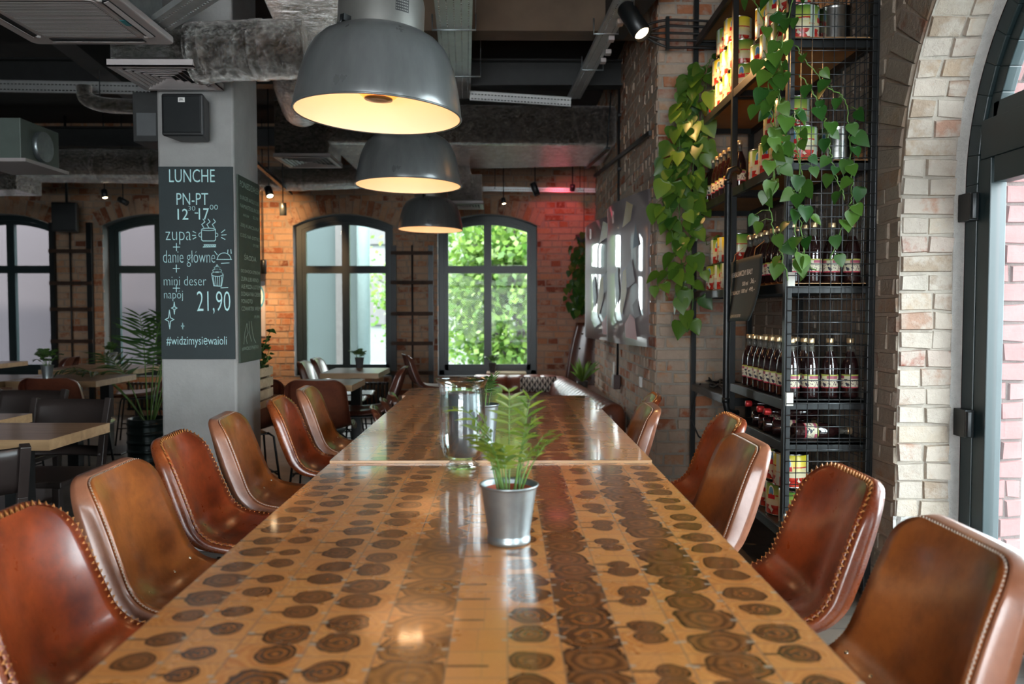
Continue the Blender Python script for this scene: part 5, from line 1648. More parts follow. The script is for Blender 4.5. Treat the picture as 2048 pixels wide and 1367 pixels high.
# ---- ceiling cassette air conditioner
pr_, pl_ = onz(352, 90, 2.42), onz(84, 90, 2.42)
wA = 0.62
t = thing('air_conditioner', 'off-white ceiling cassette air conditioner at the top left', 'air conditioner', (pr_.x - wA / 2, pr_.y - wA / 2, 2.42))
def rrect(h, r, n=6):
    P = []
    for cx, cyy, a0 in ((h - r, h - r, 0), (-h + r, h - r, 90), (-h + r, -h + r, 180), (h - r, -h + r, 270)):
        P += [(cx + r * math.cos(D(a0 + 90 * i / n)), cyy + r * math.sin(D(a0 + 90 * i / n))) for i in range(n + 1)]
    return P
H_ = wA / 2
m = MB()
TT = lambda u, v, w: Vector((u, v, w))
m.prism(rrect(H_, 0.035), TT, 0.028)
obj('panel', m, ACW, t, bevel=0.006)
m = MB(); m.bx(-H_ + 0.04, H_ - 0.04, -H_ + 0.04, H_ - 0.04, 0.028, 0.30); obj('casing', m, GALV, t)
m = MB()
for s in range(4):
    M = Matrix.Rotation(s * pi / 2, 3, 'Z')
    m.box(M @ Vector((0, H_ - 0.062, -0.0012)), (0.40, 0.040, 0.003), M=M, mat=0)
obj('air_slots', m, BLACKP, t)
for s in range(4):
    m = MB(); M = Matrix.Rotation(s * pi / 2, 3, 'Z') 
    Mt = M @ Matrix.Rotation(D(18), 3, 'X')
    m.box(M @ Vector((0, H_ - 0.055, -0.006)), (0.39, 0.020, 0.003), M=Mt)
    obj('louvre', m, ACW, t, bevel=0.001)
m = MB(); g = 0.195
m.prism(rrect(g + 0.012, 0.03), lambda u, v, w: Vector((u, v, -0.004 + w)), 0.004)
obj('grille_frame', m, ACW, t)
m = MB(); m.quad((-g, -g, -0.0042), (g, -g, -0.0042), (g, g, -0.0042), (-g, g, -0.0042), mat=1)
for i in range(26):
    y = -g + 2 * g * (i + 0.5) / 26; m.box((0, y, -0.0062), (2 * g, 0.0070, 0.0012))
obj('intake_grille', m, [ACW, DARKGREY], t)
m = MB(); M = Matrix.Rotation(D(-45), 3, 'Z'); m.box((g + 0.028, 0.03, -0.0052), (0.022, 0.06, 0.002)); obj('sticker', m, mat('teal_sticker', (0.02, 0.20, 0.22), 0.4, var=0), t)
for sx_, sy_ in ((1, 1), (1, -1), (-1, 1), (-1, -1)):
    m = MB(); m.lathe([(0.012, 0), (0.010, -0.006), (0, -0.008)], n=12, c=(sx_ * (g + 0.035), sy_ * (g + 0.005), 0)); obj('button', m, ACW, t)

# ================================================================== SPEAKERS, SPOTS, PENDANTS
def speaker(label, c, w, h, dp, rz, tilt=0, logo=None):
    t = thing('loudspeaker', label, 'speaker', c, 0, rot=(tilt, 0, rz))
    m = MB(); P = [(-w / 2, -dp / 2), (w / 2, -dp / 2), (w / 2 * 0.72, dp / 2), (-w / 2 * 0.72, dp / 2)]
    m.prism(P, TT, h); obj('cabinet', m, BLACKP, t, bevel=0.012, seg=3)
    m = MB(); m.bx(-w / 2 + 0.012, w / 2 - 0.012, -dp / 2 - 0.006, -dp / 2 + 0.002, 0.014, h - 0.014); obj('front_mesh', m, BLACK, t, bevel=0.006)
    if logo:
        m = MB(); m.bx(-0.016, 0.016, -dp / 2 - 0.0075, -dp / 2 - 0.006, h * 0.78, h * 0.78 + 0.022, mat=0)
        put_text(m, logo, -0.012, h * 0.78 + 0.004, 0.024, 0.014, lambda u, v: Vector((u, -dp / 2 - 0.0078, v)), 0.01, mat=1)
        obj('badge', m, [WHITEP, BLACKP], t)
    m = MB(); m.tube([(0, dp / 2 - 0.005, h * 0.5), (0, dp / 2 + 0.03, h * 0.5)], 0.015); obj('bracket', m, BLACK, t)
    return t
p0, p1 = at(324, 272, 3.93), at(408, 187, 3.93)
speaker('black loudspeaker with small white badge mounted high on the concrete pillar', ((p0.x + p1.x) / 2, 4.00, p0.z), p1.x - p0.x, p1.z - p0.z, 0.16, 0, 0, 'JBL')
p0, p1 = at(266, 283, 4.15), at(317, 184, 4.15)
t = thing('switch_box', 'dark grey box with an inset panel on the left flank of the pillar', 'electrical box', ((p0.x + p1.x) / 2 , 4.25, p0.z))
w, h = p1.x - p0.x, p1.z - p0.z
m = MB(); m.bx(-w / 2, w / 2, -0.1, 0.1, 0, h); obj('cabinet', m, IBEAM, t, bevel=0.004)
m = MB(); m.bx(-w / 2 + 0.02, w / 2 - 0.015, -0.103, -0.1, 0.03, h * 0.58); obj('cover', m, mat('grey_cover', (0.09, 0.095, 0.10), 0.5), t, bevel=0.002)
p0, p1 = at(106, 463, 9.1), at(152, 405, 9.1)
o = speaker('black loudspeaker hanging between the two far left windows', ((p0.x + p1.x) / 2, 9.15, p0.z), p1.x - p0.x, p1.z - p0.z, 0.2, D(12), 0)
m = MB(); m.tube([(0, 0, p1.z - p0.z), (0, 0, ZC - p0.z - 0.004)], 0.015); obj('hanging_rod', m, BLACK, o)

SPOTE = NT('lit_spot_lens'); SPOTE.set(Base_Color=(1, 0.8, 0.5), Emission_Color=(1.0, 0.72, 0.42), Emission_Strength=9.0); SPOTE = SPOTE.mat
def spot(label, loc, aim, r=0.032, L=0.12, lit=True, stemtop=None, power=0, cone=50, col=(1.0, 0.66, 0.36), name='spotlight', cat='spotlight'):
    t = thing(name, label, cat, loc)
    q = (Vector(aim) - Vector(loc)).normalized()
    M = q.to_track_quat('-Z', 'Y').to_matrix()
    m = MB(); m.lathe([(0, L * 0.5), (r * 0.9, L * 0.5), (r, L * 0.46), (r, -L * 0.5), (r * 0.88, -L * 0.5), (r * 0.82, -L * 0.40), (0, -L * 0.40)], n=24, M=M)
    obj('housing', m, BLACK, t)
    m = MB(); m.lathe([(0, -L * 0.42), (r * 0.8, -L * 0.42), (r * 0.8, -L * 0.41), (0, -L * 0.405)], n=20, M=M)
    obj('lens', m, SPOTE if lit else DARKGREY, t)
    if stemtop is not None:
        m = MB(); m.tube([(0, 0, 0), (0, 0, stemtop - loc[2])], 0.006, n=6); obj('stem', m, BLACK, t)
    if power:
        point('spot_bulb', Vector(loc) + q * (L * 0.45), power, col, 0.02, cone, aim, 0.8)
    return t
# big black spot above the trays, aimed at the shelving
SP = at(1268, 42, 4.75)
spot('large black cylinder spotlight under the ceiling aimed at the steel shelving', SP, SP + Vector((0.45, -0.55, -1.0)), 0.055, 0.24, True, ZC - 0.005)
point('shelf_spot_bulb', SP + Vector((0.06, -0.08, -0.15)), 58, (1.0, 0.52, 0.20), 0.02, 104, (1.50, 4.2, 2.05), 0.9)
# black track right of the pillar with its spots
ta, tb = at(508, 322, 7.2), at(582, 388, 8.9)
m = MB(); m.beam(ta, tb, 0.035, 0.03); tag(obj('light_track', m, BLACK), 'black light track slanting right of the pillar under the ceiling', 'light track')
p = at(538, 384, 7.9); spot('glowing white spotlight on the track, turned towards the wall', p, p + Vector((0.35, -0.45, -0.9)), 0.038, 0.11, True, ZC - 0.004, 0)
point('wall_wash_bulb', p + Vector((0.0, 0.08, -0.06)), 130, (1.0, 0.60, 0.28), 0.03, 78, (-2.95, 9.5, 1.7), 0.7)
p = at(566, 418, 8.3); spot('dark downward spotlight at the end of the slanting track', p, p + Vector((0, 0.1, -1)), 0.036, 0.13, True, ZC - 0.004, 0)
p = at(527, 533, 9.25); spot('thin cylinder pendant lamp hanging low beside the brick between pillar and window', p, p + Vector((0, 0.02, -1)), 0.035, 0.16, True, ZC - 0.004, 14, 110, (1.0, 0.6, 0.3), 'cylinder_pendant', 'pendant lamp')
p = at(209, 388, 8.9); spot('small lit spotlight above the second window from the left', p, p + Vector((0.3, -0.3, -1)), 0.032, 0.10, True, ZC - 0.004, 12, 80)
p = at(246, 402, 8.9); spot('small unlit spotlight tilted sideways beside the lit one above that window', p, p + Vector((0.9, -0.1, -0.5)), 0.032, 0.11, False, ZC - 0.004)
p = at(1007, 402, 8.9); spot('tiny lit spotlight above the bright green window', p, p + Vector((0.2, -0.3, -1)), 0.026, 0.07, True, ZC - 0.004, 8, 80)
p = at(1070, 378, 8.6); spot('dark spotlight aimed away under the big foil duct near the pink wall', p, p + Vector((0.3, -0.1, -0.8)), 0.035, 0.14, False, ZC - 0.004)
# dim red lamp in the far right corner
p = at(1145, 375, 9.1); spot('small red lamp shining on the brick in the far right corner', p, (0.75, 9.5, 2.0), 0.03, 0.07, False, ZC - 0.004)
point('red_bulb', (0.62, 8.85, 2.70), 9, (1.0, 0.06, 0.12), 0.04, 130, (0.85, 9.5, 2.0), 0.9)

# ---- black cable bundle between the pier and the shelving
t = thing('cable_bundle', 'bundle of black cables spreading from the spotlight towards the shelving', 'cables', at(1290, 66, 5.08))
O = t.location
for i, yy in enumerate((40, 52, 66, 80, 94)):
    m = MB(); m.tube([Vector(crs([tuple(at(x, y, 5.08) - O) for x, y in ((1285, 62 + i * 2), (1300, 55 + i * 6 if i else 48), (1335, yy), (1380, yy + 1), (1440, yy + 3))], k / 24)) for k in range(25)], 0.008, n=6)
    obj('cable', m, BLACKP, t)
m = MB(); m.beam(at(1335, 34, 5.07) - O, at(1335, 100, 5.07) - O, 0.02, 0.03, up=(0, 1, 0)); obj('clamp', m, BLACK, t)

# ================================================================== CHALKBOARDS ON THE PILLAR
def bl(cx, cyy): return 310 + cx / 3.257, 320 + cyy / 3.257
yb = PD0 - 0.010
P00 = at(323, 718, yb); P11 = at(465, 333, yb)
bw, bh = P11.x - P00.x, P11.z - P00.z
t = thing('lunch_board', 'tall chalkboard headed LUNCHE on the front of the pillar', 'chalkboard', (P00.x, yb, P00.z))
m = MB(); m.bx(0, bw, 0, 0.009, 0, bh); obj('board', m, CHALKB, t, bevel=0.001)
# crop coordinates (38..503, 40..1296) of the board seen enlarged
def uvp(cx, cyy): return ((cx - 38) / 465.0 * bw, (1296 - cyy) / 1256.0 * bh)
TB = lambda u, v: Vector((u, -0.0015, v))
m = MB()
def txt(s, x0, y0, x1, y1, ofs=-0.02):
    a = uvp(x0, y1); b = uvp(x1, y0); put_text(m, s, a[0], a[1], b[0] - a[0], b[1] - a[1], TB, ofs)
txt('LUNCHE', 106, 58, 392, 142, -0.005)
txt('PN-PT', 150, 212, 348, 288, -0.008); txt('12', 155, 314, 222, 384, 0.0); txt('30', 222, 296, 266, 325); txt('-', 262, 338, 284, 344); txt('17', 288, 310, 352, 384, 0.0); txt('00', 358, 288, 408, 318)
txt('zupa', 78, 462, 238, 545); txt('danie główne', 60, 585, 386, 690); txt('mini deser', 62, 752, 328, 812); txt('napój', 62, 846, 180, 915)
txt('21,90', 268, 850, 478, 1000, -0.012); txt('#widzimysięwaioli', 72, 1145, 452, 1218, -0.01)
obj('lettering', m, CHALK, t)
m = MB()
def st(pts, w=0.0035): stroke(m, [uvp(*p) for p in pts], TB, w)
for cx, cyy in ((145, 562), (142, 702), (140, 830)): st([(cx - 20, cyy), (cx + 20, cyy)]); st([(cx, cyy - 24), (cx, cyy + 24)])
# steaming pot
st(arc(347, 447, 44, 0, 360, 20, 8)); st([(303, 447), (303, 515), (312, 522), (382, 522), (391, 515), (391, 447)])
st(arc(300, 483, 14, 90, 270, 8)); st(arc(394, 483, 12, -90, 90, 8))
for x in (318, 350, 384): st([(x, 436), (x - 12, 415), (x + 8, 398), (x - 4, 380)]); 
for q in ((250, 460, 268, 470), (246, 486, 266, 486), (250, 510, 268, 498), (428, 468, 450, 450), (430, 484, 458, 482), (428, 500, 450, 512)): st([q[:2], q[2:]])
for i in range(7): st([(316 + i * 11, 560), (326 + i * 11, 548)])
st([(312, 562), (392, 560)]); st([(318, 547), (390, 547)])
# cloche
st(arc(443, 640, 42, 180, 360, 14, 40)); st([(396, 642), (490, 642)]); st([(384, 590), (400, 612)]); st([(468, 580), (466, 600)]); st([(486, 578), (488, 604)]); st([(425, 668), (474, 665)])
# cupcake
st([(364, 742), (376, 815), (424, 817), (436, 742)]); 
for i in range(5): st([(374 + i * 13, 755), (380 + i * 10, 812)], 0.0025)
for y, r in ((738, 36), (716, 28), (698, 18)): st(arc(398, y, r, 0, 360, 16, r * 0.42))
st([(390, 690), (398, 676), (406, 690)]); st([(420, 828), (464, 826)])
for cx, cyy, r in ((125, 960, 40), (94, 1035, 62), (176, 1078, 20)):
    P = []
    for k in range(4):
        a = k * pi / 2; P.append((cx + 0.45 * r * math.cos(a), cyy + r * math.sin(a))); a += pi / 4; P.append((cx + 0.14 * r * math.cos(a), cyy + 0.26 * r * math.sin(a)))
    st(P + P[:1])
obj('drawings', m, CHALK, t)
for x, y in ((68, 66), (476, 70), (66, 1265), (462, 1268)):
    a = uvp(x, y); m = MB(); m.lathe([(0.003, 0), (0.002, 0.002), (0, 0.0022)], n=10, c=(a[0], 0, a[1]), M=Matrix.Rotation(D(90), 3, 'X')); obj('screw', m, BLACK, t)
# side board
xs_ = PX1 + 0.010
def side(px, py):
    v = RM @ Vector(((px - CX) / F, -(py - CY) / F, -1.0)); return Vector((0, 0, EYE)) + v * (xs_ / v.x)
a = side(474, 722); b = side(509, 395)
y0_, y1_ = PD0 + 0.03, PD1 - 0.01
z0_, z1_ = side(476, 727).z, side(476, 348).z
t = thing('menu_board', 'narrow olive chalkboard with weekday menu on the side of the pillar', 'chalkboard', (xs_, y0_, z0_))
bw, bh = y1_ - y0_, z1_ - z0_
m = MB(); m.bx(-0.009, 0, 0, bw, 0, bh); obj('board', m, CHALKG, t, bevel=0.001)
TS = lambda u, v: Vector((0.0015, u, v))
m = MB()
lines = [('PONIEDZIAŁEK', .94, .045, .9), ('BURGER AIOLI LUB', .875, .03, .86), ('NAMASTE BURGER', .83, .03, .9), ('22,90', .79, .025, .25), ('ZBIJ KURCZAKA', .725, .032, .86), ('DZIŚ NA OSTRO', .675, .035, .9), ('19,90', .635, .025, .25),
         ('ŚRODA', .555, .05, .55), ('DO DWÓCH STEKÓW', .485, .03, .88), ('ZUPA LUB WINO', .44, .03, .8), ('ALE PIZZA LOTEM', .40, .03, .88), ('DZIAŁA NA CIEBIE', .36, .03, .9), ('PONADTO', .32, .03, .5), ('CZWARTEK WIEM', .28, .03, .88), ('19,90', .235, .025, .25), ('#WOLE PIĄTKI', .06, .035, .75)]
for s, v, h, w in lines:
    x0 = (0.07 if w > 0.3 else 0.65) if s not in ('ŚRODA',) else 0.22
    put_text(m, s, x0 * bw, v * bh, w * bw, h * bh * 0.72, TS, -0.01)
obj('lettering', m, CHALKD, t)
m = MB()
for P in ([(.15, .10), (.2, .16), (.3, .21), (.35, .16), (.25, .13), (.3, .10)], [(.5, .22), (.55, .16), (.62, .12), (.7, .10)], [(.40, .22), (.42, .15), (.5, .11)]): stroke(m, [(u * bw, v * bh) for u, v in P], TS, 0.004)
for k in range(5): stroke(m, [(0.2 * bw + 0.02 * k, 0.79 * bh), (0.22 * bw + 0.02 * k, 0.80 * bh)], TS, 0.004)
obj('drawings', m, CHALKD, t)

# ================================================================== TABLES AND CHAIRS OF THE ROOM
def bistro(label, x0, x1, y0, y1, z=0.75, group=None, legs=1):
    t = thing('bistro_table', label, 'table', ((x0 + x1) / 2, (y0 + y1) / 2, 0), 0, group)
    w, l = (x1 - x0) / 2, (y1 - y0) / 2
    m = MB(); m.bx(-w, w, -l, l, z - 0.042, z - 0.001, mat=1); m.bx(-w + 0.002, w - 0.002, -l + 0.002, l - 0.002, z - 0.002, z, mat=0)
    obj('table_top', m, [BTOP, BEDGE], t)
    m = MB(); m.bx(-0.04, 0.04, -0.04, 0.04, 0.012, z - 0.042); obj('pedestal', m, BLACK, t)
    m = MB(); m.bx(-0.22, 0.22, -0.22, 0.22, 0, 0.012); obj('base_plate', m, BLACK, t, bevel=0.004)
    return t
q0, q1 = onz(88, 879, 0.75), onz(210, 846, 0.75)
bistro('thick wooden square table at the left edge in front of the dark wooden chair', q0.x - 0.50, q0.x + 0.02, q0.y, q1.y + 0.02)
bistro('second wooden table continuing off the left edge behind the front left table', q0.x - 1.15, q0.x - 0.52, q1.y - 0.22, q1.y + 0.35)
qa, qb = onz(186, 762, 0.75), onz(247, 754, 0.75)
bistro('wooden table carrying a small zinc pot, second row on the left', qa.x - 0.62, qa.x + 0.02, qa.y, qa.y + 0.62)
bistro('wooden table joined to the left of the one with the zinc pot', qa.x - 1.30, qa.x - 0.64, qa.y - 0.03, qa.y + 0.60)
bistro('wooden table near the far left windows beside the palm', -3.95, -3.15, 6.75, 7.45)
bistro('wooden table at the far left window edge', -5.6, -4.75, 7.3, 7.95)
qc, qd = onz(704, 770, 0.75), onz(726, 759, 0.75)
bistro('wooden table right of the crate, in the middle of the room', qc.x - 0.60, qc.x, qc.y, qc.y + 0.50)
bistro('wooden table left of that middle table, partly hidden by the crate', qc.x - 1.08, qc.x - 0.61, qc.y + 0.05, qc.y + 0.56)
qe = onz(757, 746, 0.75)
bistro('wooden table under the grey-green window with a little potted succulent', qe.x - 0.47, qe.x, qe.y, qe.y + 0.62)
bistro('low wooden bench table below the bright green window', -0.22, 0.24, 9.08, 9.42, 0.535)
t = bistro('wooden table behind the pillar carrying the plant crate', -1.80, -1.435, 4.56, 5.10, 0.715)
# dark leather chairs around them
spec = [(-1.23, 5.36, 4, 'seen from behind at the middle table'),
        (-1.10, 6.25, 92, 'turned sideways right of the window table, back to the radiator pipe'),
        (-1.46, 6.95, -88, 'left of the window table, its rolled top showing'),
        (-1.47, 7.45, -88, 'farther left behind the window table'),
        (-0.72, 8.15, -75, 'in front of the bright green window'),
        (-3.00, 5.52, 2, 'seen from behind at the table with the zinc pot'),
        (-3.50, 5.50, -4, 'seen from behind, second from the palm'),
        (-3.45, 7.55, 110, 'beside the palm, red back towards the pillar'),
        (-4.45, 7.60, 100, 'far left below the window, facing left'),
        (-1.75, 5.32, 30, 'half hidden behind the crate')]
for x, y, rz, lb in spec:
    place(ch_d, USED, (x, y, 0), D(rz), 'dark brown leather chair ' + lb, 'dark leather chairs around the small tables', 0.97)
def wood_chair():
    t = thing('wooden_chair', 'x', 'chair')
    m = MB(); m.prism([(-.20, -.19), (.20, -.19), (.215, .20), (-.215, .20)], TT, 0.03)
    m.v = [(x, y, z + 0.435) for x, y, z in m.v]; obj('seat', m, WALNUT, t, bevel=0.006)
    for s in (-1, 1):
        m = MB(); m.beam((s * .185, .18, 0), (s * .185, .18, .435), .035, .035, up=(0, 1, 0)); obj('leg', m, WALNUT, t, bevel=0.003)
        m = MB()
        P = [(s * .185, -.20, 0), (s * .185, -.185, .44), (s * .188, -.215, .62), (s * .192, -.27, .80)]
        for a, b in zip(P[:-1], P[1:]): m.beam(a, b, .032, .036, up=(0, 1, 0))
        obj('leg', m, WALNUT, t, bevel=0.003)
        m = MB(); m.beam((s * .185, -.17, .20), (s * .185, .17, .20), .02, .03); obj('stretcher', m, WALNUT, t)
    m = MB()
    def slat(u, v):
        x = -.19 + .38 * u; return Vector((x, -.222 - .035 * (1 - (x / .19) ** 2) - 0.05 * v, .635 + .155 * v))
    m.grid(slat, 14, 4); obj('backrest', m, WALNUT, t, solid=0.014)
    m = MB(); m.grid(lambda u, v: slat(u, v) + Vector((0, 0.015 + 0.028, -0.12 - 0.12 * v)), 14, 2); obj('rail', m, WALNUT, t, solid=0.012)
    return t
wc = wood_chair()
for i, (x, y, rz, lb) in enumerate([(-2.24, 3.84, 178, 'dark wooden chair with curved top slat behind the front left table'),
                                    (-2.42, 2.86, 12, 'dark wooden chair cut by the left edge, nearer than the front left table'),
                                    (-1.93, 2.75, 40, 'dark wooden chair low behind the two nearest leather chairs'),
                                    (-2.72, 4.30, 178, 'dark wooden chair mostly outside the left edge beyond the table')]):
    o = wc if i == 0 else dup(wc, (x, y, 0), D(rz), lb)
    o.location = (x, y, 0); o.rotation_euler = (0, 0, D(rz)); o['label'] = lb; o['group'] = 'dark wooden chairs'
# small pots on the tables
def small_pot(label, p, r, h, mt, seed, leafh, sp=0.5, lm=PALM, name='potted_plant'):
    t = bucket(name, label, p, r, h, mt=mt, cat='potted plant')
    m = MB(); m.lathe([(r * 0.88, h * 0.88), (0, h * 0.9)], n=16); obj('soil', m, SOIL, t)
    parlour(t, h * 0.88, r * 0.3, leafh, sp, 8, seed, leafmat=lm, ll=leafh * 0.35, lw=leafh * 0.09)
q = onz(95, 757, 0.75); small_pot('small zinc pot with a spindly plant on the second row table, left', q, 0.045, 0.10, GALV, 41, 0.15)
q = onz(719, 735, 0.75); small_pot('little dark pot with a succulent on the table under the grey-green window', q, 0.042, 0.09, DARKGREY, 42, 0.11, 0.7)
q = onz(240, 728, 0.75); small_pot('zinc pot with upright leaves on the table near the palm', (q.x, min(q.y, 7.3), 0.75), 0.055, 0.12, GALV, 43, 0.13, 0.3)
q = (-0.15, 9.2, 0.535); small_pot('dark pot with a thin plant on the low bench below the bright green window', q, 0.045, 0.11, DARKGREY, 44, 0.15, 0.4)
# crate with foliage
t = thing('wooden_crate', 'slatted wooden crate standing on the table behind the pillar', 'crate', (-1.575, 4.78, 0.715))
for s in (-1, 1):
    for k in range(3):
        m = MB(); m.bx(-0.135, 0.135, s * 0.15 - 0.006, s * 0.15 + 0.006, 0.01 + k * 0.066, 0.062 + k * 0.066); obj('slat', m, CRATEW, t, bevel=0.002)
        m = MB(); m.bx(s * 0.129 - 0.006, s * 0.129 + 0.006, -0.144, 0.144, 0.01 + k * 0.066, 0.062 + k * 0.066); obj('slat', m, CRATEW, t, bevel=0.002)
for sx_ in (-1, 1):
    for sy_ in (-1, 1):
        m = MB(); m.bx(sx_ * 0.112 - 0.01, sx_ * 0.112 + 0.01, sy_ * 0.132 - 0.01, sy_ * 0.132 + 0.01, 0.002, 0.20); obj('corner_post', m, CRATEW, t)
m = MB(); m.bx(-0.12, 0.12, -0.14, 0.14, 0.002, 0.012); obj('base', m, CRATEW, t)
t = thing('crate_plant', 'leafy green herb growing out of the wooden crate', 'plant', (-1.575, 4.78, 0.74))
ms, mf = MB(), MB(); r_ = random.Random(6)
for k in range(26):
    a = r_.uniform(0, 2 * pi); q = Vector((0.07 * math.cos(a) * r_.random(), 0.09 * math.sin(a) * r_.random(), 0.0)); d = Vector((math.cos(a) * 0.35, math.sin(a) * 0.35, 1)).normalized()
    L = r_.uniform(0.25, 0.43); e = q + d * L; ms.tube([q, (q + e) / 2 + Vector((0, 0, 0.02)), e], 0.002, n=4)
    for j in range(9):
        b = q.lerp(e, r_.uniform(0.55, 1.02)); o_ = Vector((r_.uniform(-1, 1), r_.uniform(-1, 1), r_.uniform(-0.5, 0.5)))
        heart(mf, b, o_, Vector((0.1, -0.5, 0.9)), r_.uniform(0.03, 0.05), (r_.uniform(0.0, 0.5), 0, 0))
obj('stems', ms, STEM, t); obj('foliage', mf, PALM, t)
m = MB(); m.grid(lambda u, v: Vector((-0.07 + 0.14 * u, 0.02 * math.sin(u * pi * 3) * v - 0.01 * v, 0.01 + 0.16 * v)), 10, 4)
o = obj('paper_bag', m, mat('kraft_paper', (0.30, 0.20, 0.12), 0.9), None, loc=(-1.49, 4.60, 0.716), solid=0.002); tag(o, 'folded kraft paper bag leaning on the front of the crate', 'bag')

# ---- kentia palm in an oil drum
p = onz(297, 908, 0.0)
px_, py_ = at(297, 800, 6.55).x, 6.55
t = thing('potted_palm_tree', 'tall kentia palm in a ribbed black drum left of the pillar', 'potted plant', (px_, py_, 0))
m = MB(); pr = []
for i in range(41):
    z = 0.37 * i / 40; pr.append((0.165 + (0.006 if (i % 8) in (3, 4) else 0), z))
m.lathe([(0, 0.0)] + pr + [(0.150, 0.37), (0.150, 0.335), (0, 0.335)], n=40); obj('drum', m, mat('black_green_drum', (0.015, 0.028, 0.028), 0.3, 0.3, var=0.1), t)
m = MB(); m.lathe([(0.149, 0.33), (0.05, 0.345), (0, 0.345)], n=24); obj('soil', m, SOIL, t)
ms, mf = MB(), MB(); r_ = random.Random(17)
for k in range(11):
    a = 2 * pi * k / 11 * 2.4 + r_.uniform(-.3, .3)
    tl = [0.12, 0.25, 0.40, 0.6][k % 4]
    frond(mf, ms, (0.04 * math.cos(a), 0.04 * math.sin(a), 0.34), (tl * math.cos(a), tl * math.sin(a), 1), r_.uniform(0.85, 1.15) * (1.02 if k % 4 < 2 else 0.8), r_.uniform(1.1, 2.0), 15, 0.25, 0.020, 90 + k, stem_r=0.006, bare=0.50, colr=(0.0, 0.6))
obj('stems', ms, STEM, t); obj('foliage', mf, PALM, t)

# ================================================================== FAR WALL FITTINGS
def brace(label, xc, w, z0, z1, zs):
    t = thing('steel_brace', label, 'steel bracing', (xc, YF - 0.050, z0))
    for s in (-1, 1):
        m = MB(); m.bx(s * w / 2 - 0.03, s * w / 2 + 0.03, -0.03, 0.012, 0, z1 - z0); obj('upright', m, BLACK, t)
    for z in zs:
        m = MB(); m.bx(-w / 2 - 0.03, w / 2 + 0.03, -0.045, -0.031, z - z0 - 0.022, z - z0 + 0.022); obj('strap', m, RUST, t)
    m = MB(); m.tube([(0.0, -0.03, 0), (0.0, -0.03, z1 - z0)], 0.010); obj('cable', m, BLACKP, t)
    return t
zs_ = [at(830, y, 9.45).z for y in (506, 565, 627, 686, 745)]
a, b = at(788, 600, 9.45), at(862, 600, 9.45)
brace('rusty strap bracing on the narrow brick pier between the two bright windows', (a.x + b.x) / 2, b.x - a.x, 0.1, at(0, 490, 9.45).z, zs_)
a, b = at(108, 600, 9.45), at(182, 600, 9.45)
brace('rusty strap bracing on the brick pier between the two far left windows', (a.x + b.x) / 2, b.x - a.x, 0.1, at(0, 445, 9.45).z, [at(0, y, 9.45).z for y in (502, 566, 618, 682)])
def radiator(label, xc, w, z0, h):
    t = thing('radiator', label, 'radiator', (xc, YF - 0.13, 0))
    n = int(w / 0.05)
    for i in range(n):
        m = MB(); x = -w / 2 + (i + 0.5) * w / n; m.tube([(x, 0, z0), (x, 0, z0 + h)], 0.018, n=8); obj('column', m, BLACK, t)
    for z in (z0 + 0.015, z0 + h - 0.015):
        m = MB(); m.tube([(-w / 2, 0.0, z), (w / 2, 0.0, z)], 0.014, n=8); obj('header_pipe', m, BLACK, t)
    for s in (-1, 1):
        m = MB(); m.bx(s * w * 0.4 - 0.01, s * w * 0.4 + 0.01, -0.02, 0.12, 0, z0 + 0.02); obj('foot', m, BLACK, t)
radiator('black column radiator under the window with the palm in front', -3.9, 1.1, 0.08, 0.33)
radiator('black column radiator under the grey-green window', -1.925, 1.1, 0.08, 0.33)
# poster behind the pillar
p0, p1 = at(495, 672, 9.46), at(529, 562, 9.46)
t = thing('wall_poster', 'pale poster with blue and white rings half hidden by the pillar', 'poster', (p0.x, 9.47, p0.z))
w, h = p1.x - p0.x + 0.0, p1.z - p0.z
m = MB(); m.bx(0, w, 0, 0.012, 0, h); obj('sheet', m, mat('poster_paper', (0.42, 0.40, 0.42), 0.5, var=0.05), t)
m = MB()
PC = [mat('poster_blue', (0.05, 0.30, 0.50), 0.5, var=0), mat('poster_white', (0.75, 0.75, 0.75), 0.5, var=0), mat('poster_red', (0.40, 0.03, 0.04), 0.5, var=0)]
for r0_, r1_, mi, e in ((0, 0.05, 1, 1), (0.05, 0.09, 0, 1), (0.09, 0.12, 1, 1), (0.12, 0.15, 0, 1)):
    for i in range(24):
        A0, A1 = 2 * pi * i / 24, 2 * pi * (i + 1) / 24
        m.quad(*[(w * 0.55 + rr * math.cos(A) * 0.6, -0.001, h * 0.72 + rr * math.sin(A)) for rr, A in ((r0_, A0), (r1_, A0), (r1_, A1), (r0_, A1))], mat=mi)
m.quad((w * 0.3, -0.002, h * 0.42), (w * 0.8, -0.002, h * 0.45), (w * 0.7, -0.002, h * 0.52), (w * 0.35, -0.002, h * 0.5), mat=2)
obj('print', m, PC, t)

